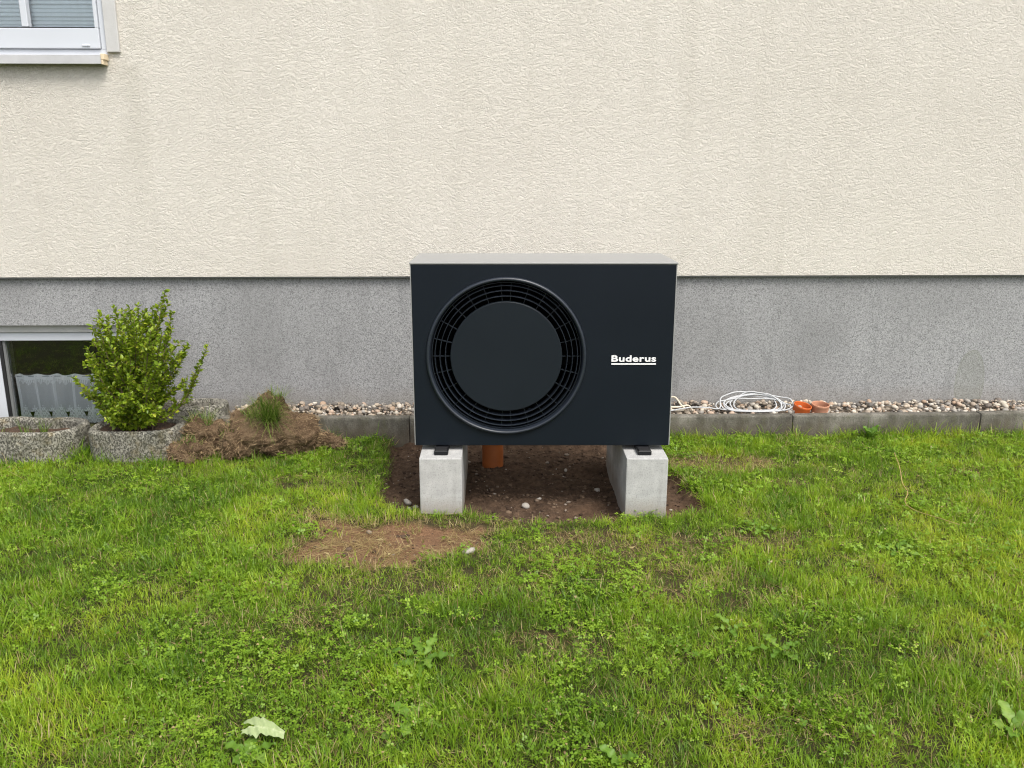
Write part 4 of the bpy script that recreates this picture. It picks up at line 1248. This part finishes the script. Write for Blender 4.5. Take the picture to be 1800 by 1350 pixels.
# ------------------------------------------------------------------ turf clods
def clod(loc, size, rz, tiltx, tilty, label, r, fibres=200, tufts=(), boxy=3.2):
    """size = half extents; tufts: (x, y, blades, lmin, lmax, lean)"""
    e = empty('turf_clod', loc, rz)
    V = IC3.copy()
    p = np.abs(V) ** boxy
    V = V / (p.sum(1) ** (1 / boxy))[:, None]
    k = r.normal(size=(7, 3)) * 2.2; ph_ = r.random(7) * 6
    dsp = sum(np.sin(V @ k[i] + ph_[i]) for i in range(7)) / 7
    V = V * (1 + 0.24 * dsp)[:, None]
    nv_ = V / np.array(size); nv_ /= np.linalg.norm(nv_, axis=1)[:, None]
    V = V * np.array(size)
    for wl, amp, rid in ((0.12, 0.012, False), (0.060, 0.0075, True), (0.030, 0.0042, True), (0.014, 0.0024, False)):
        kk = r.normal(size=(12, 3)) * (2.9 / wl); pp = r.random(12) * 6.3
        q = sum(np.sin(V @ kk[i] + pp[i]) for i in range(12)) / 3.4
        V = V + nv_ * (amp * ((np.abs(q) * 1.6 - 0.9) if rid else q))[:, None]
    V = V + r.normal(size=V.shape) * 0.0007
    Rm = np.array((Matrix.Rotation(tiltx, 3, 'X') @ Matrix.Rotation(tilty, 3, 'Y')))
    V = V @ Rm.T
    V[:, 2] += -V[:, 2].min() - 0.012
    link('clod_body', mesh_np('clod_body', V, IF3, M['sod'], True), e)
    nrm = V - V.mean(0); nrm /= np.linalg.norm(nrm, axis=1)[:, None]
    parts = []
    for _ in range(int(fibres * 1.6)):
        q = r.integers(len(V)); a = V[q]; d_ = nrm[q] + r.normal(size=3) * 0.9; d_ /= np.linalg.norm(d_)
        L = r.uniform(0.012, 0.045)
        b = a + d_ * L * 0.5; c = b + (d_ + r.normal(size=3) * 0.8 + np.array([0, 0, -0.6])) * L * 0.5
        a = a - nrm[q] * 0.004
        sd = np.cross(d_, r.normal(size=3)); sd /= np.linalg.norm(sd); w = r.uniform(0.0005, 0.0012)
        parts.append((np.array([a - sd * w, a + sd * w, b + sd * w, b - sd * w, c]), [[0, 1, 2, 3], [3, 2, 4]]))
    V2, F2 = merge(parts)
    tag(link('root_fibres', mesh_np('root_fibres', V2, F2, M['root']), e), kind='stuff')
    for (tx, ty, nb, l0, l1, lean, *bs) in tufts:
        dd = np.hypot(V[:, 0] - tx, V[:, 1] - ty)
        near = np.argsort(dd)[:30]
        z = V[near][:, 2].max()
        Vb, Fb, B, A = blades(nb, 0.0, 0.045 if nb > 40 else 0.018, l0, l1, 0.0030, lean, 0.8, r, curl=0.95, seg=5, bias=bs[0] if bs else None)
        me = mesh_np('grass_blades', Vb + np.array([tx, ty, z - 0.008]), Fb, M['clodgrass'], True)
        fattr(me, 'bv', B)
        tag(link('grass_blades', me, e), kind='stuff')
    tag(e, label, 'turf clod', 'dug-up turf clods piled beside the planter')
    return e


cr = np.random.default_rng(5)
clod((-1.225, 4.20, 0.0), (0.235, 0.105, 0.088), R(4), R(24), R(3), 'largest dug-up turf clod, a brown slab with a long drooping grass tuft', cr, 900, ((0.0, -0.045, 190, 0.11, 0.21, 0.9, -1.5), (-0.01, -0.02, 120, 0.09, 0.18, 0.8, -1.3), (-0.07, -0.02, 70, 0.06, 0.13, 1.0, -1.8), (-0.12, 0.02, 50, 0.04, 0.09, 1.0)), 4.0)
clod((-1.40, 4.13, 0.0), (0.085, 0.07, 0.075), R(20), 0.1, 0.1, 'brown turf clod with rounded front at the left end of the largest slab', cr, 350, ((-0.02, 0.0, 50, 0.03, 0.07, 0.9),))
clod((-1.615, 4.08, 0.0), (0.095, 0.062, 0.042), R(-10), 0.1, -0.1, 'flat reddish turf clod lying lowest on the grass beside the planter', cr, 420, ((-0.02, 0.01, 45, 0.03, 0.06, 0.9), (0.05, 0.0, 16, 0.03, 0.06, 0.7)))
clod((-1.575, 4.21, 0.0), (0.100, 0.075, 0.075), R(8), 0.2, 0.15, 'turf clod with a spiky green grass tuft leaning on the planter', cr, 380, ((0.02, -0.03, 40, 0.08, 0.15, 0.6), (-0.05, 0.02, 60, 0.03, 0.08, 0.9)))
clod((-1.63, 4.30, 0.0), (0.075, 0.055, 0.062), R(0), 0.1, 0.0, 'mossy turf clod behind the one with the spiky tuft', cr, 320, ((-0.03, 0.0, 80, 0.03, 0.07, 0.9), (0.03, 0.0, 30, 0.05, 0.10, 0.7)))
clod((-1.30, 4.36, 0.0), (0.12, 0.07, 0.118), R(14), R(-10), R(-14), 'dark earthy turf clod forming the top of the pile behind the large slab', cr, 380, ((0.06, 0.0, 80, 0.05, 0.11, 0.9), (-0.03, -0.03, 70, 0.05, 0.10, 0.9), (0.02, -0.05, 70, 0.05, 0.11, 0.9)))
clod((-0.955, 4.275, 0.0), (0.078, 0.045, 0.036), R(-12), 0.0, 0.1, 'small reddish turf clod at the right end of the pile', cr, 260)

# ------------------------------------------------------------------ shrub
def tip_point(px, py, Y):
    """real position of a shrub tip at depth Y, from its measured direction"""
    pt = R(13.82); vx, vz = (px - 900) / 1500, -(py - 675) / 1500
    dy = math.cos(pt) + vz * math.sin(pt); dz = -math.sin(pt) + vz * math.cos(pt)
    k_ = Y / dy
    return np.array([vx * k_, Y, CAM_H + dz * k_])


shrub = empty('shrub', (-1.915, 4.205, 0.125))
tag(shrub, 'yellow-green leafy shrub growing out of the round planter', 'shrub')
sr = np.random.default_rng(12)
tips = [(186, 738), (200, 748), (216, 752), (234, 752), (252, 748), (268, 742), (282, 730), (205, 722), (240, 728), (264, 715), (178, 728), (222, 712), (150, 625), (162, 600), (156, 660), (168, 560), (180, 570), (235, 545), (250, 548), (222, 552), (316, 620), (314, 680), (165, 690), (175, 715), (160, 572), (172, 548), (186, 556), (200, 538), (214, 545), (228, 540), (242, 536), (256, 545), (268, 540), (280, 535), (290, 510), (296, 530), (303, 548), (302, 575), (318, 598), (332, 606), (365, 608), (350, 640), (322, 632),
        (312, 655), (330, 668), (305, 690), (152, 612), (158, 640), (132, 664), (166, 655), (150, 690), (172, 680), (190, 600), (215, 580), (240, 575), (265, 580), (285, 585), (200, 640), (228, 620), (252, 630), (278, 640), (185, 700), (210, 690), (250, 700), (290, 700),
        (236, 560), (208, 565), (178, 590), (270, 610), (225, 660), (262, 670), (196, 720), (275, 725), (240, 600), (220, 600), (300, 610), (180, 630), (292, 660)]
wood, LV, LF, LB = [], [], [], 0
LV, LF, LB = [], [], []
base0 = np.array([-1.915, 4.205, 0.125])


def add_leaf(p, d_, s, r):
    global LV
    d_ = d_ / np.linalg.norm(d_)
    up = np.array([0, 0, 1.0]) + r.normal(size=3) * 0.45
    sd = np.cross(d_, up); sd /= np.linalg.norm(sd) + 1e-9
    nn = np.cross(sd, d_)
    o = len(LV)
    L, w = s, s * r.uniform(0.25, 0.34)
    for (u, v_, h_) in ((0, 0, 0), (0.35, -1, 0.10), (0.72, -0.72, 0.07), (1.0, 0, -0.06), (0.72, 0.72, 0.07), (0.35, 1, 0.10), (0.5, 0, -0.02)):
        LV.append(p + d_ * L * u + sd * w * v_ + nn * s * h_)
    LF.extend([[o, o + 1, o + 2, o + 6], [o + 6, o + 2, o + 3], [o, o + 6, o + 4, o + 5], [o + 6, o + 3, o + 4]])
    b = np.clip(r.normal(0.55, 0.19), 0, 0.95)
    if r.random() < 0.02: b = 1.0
    LB.extend([b] * 7)


lone = {(365, 608), (132, 664), (350, 640), (290, 510)}
for ti, (px, py) in enumerate(tips):
    out = min(1.0, abs(px - 232) / 90)
    Yt = 4.20 + sr.normal() * 0.085 * (1 - 0.5 * out)
    if 180 < px < 290 and py > 570: Yt = 4.20 - abs(sr.normal()) * 0.10 - 0.05
    tip = tip_point(px, py, Yt)
    b0 = base0 + np.array([sr.normal() * 0.030, sr.normal() * 0.025, -0.01])
    midp = b0 + (tip - b0) * 0.5 + np.array([(tip[0] - b0[0]) * 0.10 * sr.uniform(-1, 0.6), sr.normal() * 0.02, 0.02])
    if (px, py) in ((365, 608), (350, 640)): midp = b0 + (tip - b0) * 0.55 + np.array([0.04, 0, -0.075])
    P = catmull([b0, midp, tip], 10)
    wood.append(tube_arrays(P, np.linspace(0.0042, 0.0012, len(P)), 5))
    L = np.linalg.norm(np.diff(P, axis=0), axis=1).sum()
    nl = int(L / 0.0050)
    for k in range(nl):
        t = 0.07 + 0.93 * (k + sr.random()) / nl
        f_ = t * (len(P) - 1); i0 = min(int(f_), len(P) - 2); pos = P[i0] + (P[i0 + 1] - P[i0]) * (f_ - i0)
        ax = P[i0 + 1] - P[i0]; ax /= np.linalg.norm(ax)
        dr_ = sr.normal(size=3); dr_ -= ax * dr_.dot(ax); dr_ /= np.linalg.norm(dr_)
        add_leaf(pos, dr_ + ax * 0.75, sr.uniform(0.019, 0.030), sr)
    # side twigs
    for k in range(6 if (px, py) in lone else 11):
        t = sr.uniform(0.25, 0.92); i0 = int(t * (len(P) - 2)); pos = P[i0]
        ax = P[i0 + 1] - P[i0]; ax /= np.linalg.norm(ax)
        dr_ = sr.normal(size=3); dr_[2] = abs(dr_[2]) * 0.4; dr_ /= np.linalg.norm(dr_)
        dd_ = dr_ * 0.8 + ax * 0.8; dd_ /= np.linalg.norm(dd_)
        tl = sr.uniform(0.03, 0.075)
        P2 = catmull([pos, pos + dd_ * tl * 0.5, pos + dd_ * tl + np.array([0, 0, 0.012])], 4)
        wood.append(tube_arrays(P2, np.linspace(0.0016, 0.0007, len(P2)), 4))
        for j in range(int(tl / 0.0052)):
            f_ = (len(P2) - 1) * sr.uniform(0.15, 1.0); i1 = min(int(f_), len(P2) - 2); ps = P2[i1] + (P2[i1 + 1] - P2[i1]) * (f_ - i1)
            dr2 = sr.normal(size=3); dr2 /= np.linalg.norm(dr2)
            add_leaf(ps, dr2 + dd_ * 0.8, sr.uniform(0.016, 0.027), sr)
V, F = merge(wood)
link('stems', mesh_np('stems', V - base0, F, M['bark'], True), shrub)
lme = mesh_np('foliage', np.array(LV) - base0, LF, M['bush'], True)
fattr(lme, 'bv', LB)
tag(link('foliage', lme, shrub), kind='stuff')

# ------------------------------------------------------------------ weeds
def weed_leaf(L, w, lobes, droop, r, m, jag=0.5):
    n = 34
    V, F, B = [], [], []
    b = r.uniform(0.15, 0.7); ph_w = r.uniform(-0.5, 0.5)
    for i in range(n + 1):
        t = i / n
        prof_ = (0.16 + 0.84 * math.sin(math.pi * min(1, t ** 1.25)) ** 0.8) if t < 1 else 0
        lob = 1 - jag * (0.5 + 0.5 * math.cos((t + ph_w * t * (1 - t)) * lobes * 2 * math.pi)) if 0.08 < t < 0.96 else 0.5
        hwid = w * 0.5 * prof_ * lob * (0.35 if t < 0.18 else 1) + 0.0008
        x = L * t; z = 0.55 * L * t * (1 - t) * droop + 0.004
        kk = 0.004 * math.sin(t * 17)
        V += [(x, -hwid, z + hwid * 0.25 + kk), (x, 0, z), (x, hwid, z + hwid * 0.25 - kk)]
        B += [b + 0.1 * math.sin(i * 2.3), min(1, b + 0.22), b + 0.1 * math.sin(i * 1.7)]
    for i in range(n):
        o = 3 * i
        F += [[o, o + 1, o + 4, o + 3], [o + 1, o + 2, o + 5, o + 4]]
    me = mesh_np('leaf', np.array(V), F, m, True); fattr(me, 'bv', B)
    return me


def rosette(name, X, Y, n, L, w, lobes, label, r, cat='weed', group=None, droop=0.5, jag=0.62, m=None, up=0.03):
    e = empty(name, G(X, Y, 0.004), r.uniform(0, 6.28))
    for k in range(n):
        me = weed_leaf(L * r.uniform(0.7, 1.15), w * r.uniform(0.8, 1.2), lobes, droop, r, m or M['weed'], jag)
        link('leaf', me, e, (0, 0, r.uniform(0, 0.006)), (r.uniform(-0.2, 0.2), -r.uniform(-0.12, 0.22) - up, k * 6.283 / n + r.uniform(-0.35, 0.35)))
    tag(e, label, cat, group)
    return e


wr = np.random.default_rng(9)
grp = 'flat weed rosettes in the lawn'
rosette('dandelion', -0.262, 2.235, 7, 0.105, 0.032, 5, 'dandelion rosette with spreading lobed leaves in the middle of the foreground lawn', wr, group=grp)
rosette('dandelion', 0.992, 3.19, 7, 0.090, 0.022, 6, 'pale wilting dandelion rosette right of the right concrete block', wr, group=grp)
rosette('dandelion', 1.46, 2.995, 6, 0.090, 0.030, 5, 'pale dandelion rosette in the long grass on the right', wr, group=grp)
rosette('dandelion', 0.80, 2.29, 5, 0.100, 0.026, 6, 'dandelion with narrow toothed leaves in the lower right of the lawn', wr, group=grp)
rosette('dandelion', -0.265, 1.945, 5, 0.085, 0.034, 4, 'broad-leaved dandelion rosette near the bottom edge, left of the centre', wr, group=grp, jag=0.35)
rosette('dandelion', 0.69, 2.42, 4, 0.07, 0.028, 4, 'small pale dandelion above the narrow-leaved one on the right', wr, group=grp)
rosette('dock_weed', 1.93, 4.405, 7, 0.09, 0.028, 1, 'upright broad-leaved weed growing against the edging stone on the right', wr, up=0.75, jag=0.0)
rosette('plantain', 1.285, 1.915, 5, 0.075, 0.036, 1, 'broad light green leaves at the right edge of the foreground', wr, jag=0.0, up=0.35)
rosette('plantain', -0.64, 1.80, 5, 0.065, 0.034, 2, 'broad dark green weed leaves under the wilted pale leaf', wr, jag=0.3, up=0.12)
rosette('plantain', 0.262, 1.80, 3, 0.06, 0.028, 1, 'single small light green leaf cluster at the bottom edge right of centre', wr, jag=0.0, up=0.3)

# wilted pale leaf in the foreground
def lobed_blade():
    """torn, lobed leaf lying on its face: outline in leaf coordinates, filled with small triangles, then curled"""
    out = [(597, 520), (540, 488), (480, 460), (430, 440), (388, 420), (372, 430), (352, 412), (320, 406), (285, 412), (262, 428), (300, 436), (340, 445), (322, 458), (280, 448), (225, 438), (238, 458), (275, 468), (305, 482), (345, 488), (338, 502),
           (300, 505), (262, 512), (228, 522), (250, 532), (238, 552), (275, 548), (300, 562), (332, 546), (326, 580), (352, 576), (384, 600), (402, 572), (420, 562), (445, 570), (468, 578), (455, 545), (440, 522), (470, 545), (500, 572), (550, 574), (597, 572)]
    bm = bmesh.new()
    vs_ = [bm.verts.new(((597 - x) / 4.5 / 740, (y - 500) / 4.5 / 740 * 1.15, 0)) for x, y in out]
    bm.faces.new(vs_)
    bmesh.ops.triangulate(bm, faces=bm.faces[:])
    for _ in range(3):
        bmesh.ops.subdivide_edges(bm, edges=[e for e in bm.edges if e.calc_length() > 0.006], cuts=1, use_grid_fill=False)
        bmesh.ops.triangulate(bm, faces=bm.faces[:])
    B = []
    for v in bm.verts:
        x, y = v.co.x, v.co.y
        mid = 0.011 - 0.10 * x
        dv = abs(y - mid)
        side = abs(((x - dv * 0.7) / 0.016) % 1.0 - 0.5) * 0.016
        B.append(0.35 + 0.65 * max(0, 1 - dv / 0.0028) + 0.25 * max(0, 1 - side / 0.0012) + 0.12 * random.random())
        v.co.z = 0.018 + 0.016 * math.sin(x * 26) - 5.0 * dv * dv + 0.0022 * math.sin(x * 300 + y * 160) + 0.002 * max(0, 1 - dv / 0.003)
    me = bpy.data.meshes.new('wilted_leaf'); bm.to_mesh(me); bm.free()
    me.polygons.foreach_set('use_smooth', np.ones(len(me.polygons), dtype=bool))
    me.materials.append(M['paleleaf']); fattr(me, 'bv', np.clip(B, 0, 1))
    return me


tag(link('wilted_leaf', lobed_blade(), None, G(-0.566, 1.872, 0.022), (-0.30, 0.0, R(180))), 'large pale wilted jagged leaf lying upside down in the foreground grass', 'leaf')

# grass weeds in the open planter
we = empty('grass_weeds', (-2.50, 4.19, 0.11))
for (tx, ty, nb, l0, l1) in ((0, 0, 16, 0.05, 0.11), (0.09, 0.02, 22, 0.05, 0.13), (-0.10, -0.03, 14, 0.03, 0.08), (0.05, -0.06, 14, 0.04, 0.08)):
    Vb, Fb, B, A = blades(nb, 0, 0.02, l0, l1, 0.0035, 0.5, 0.8, wr, curl=0.6, seg=4)
    me = mesh_np('grass_blades', Vb + np.array([tx, ty, 0]), Fb, M['clodgrass'], True); fattr(me, 'bv', B)
    tag(link('grass_blades', me, we), kind='stuff')
tag(we, 'thin green grass weeds growing in the low planter left of the shrub', 'weed')

# dry stalk in the grass on the right
P = catmull([G(1.93, 4.10, 0.030), G(1.84, 3.84, 0.045), G(1.765, 3.64, 0.042), G(1.745, 3.54, 0.040), G(1.685, 3.43, 0.035), G(1.70, 3.36, 0.028), G(1.75, 3.26, 0.036), G(1.79, 3.18, 0.040)], 8)
V, F = tube_arrays(P, np.linspace(0.0018, 0.0011, len(P)), 6)
tag(link('dry_stalk', mesh_np('dry_stalk', V, F, M['stalk'], True)), 'thin bent straw-coloured stalk lying in the grass on the right', 'stalk')
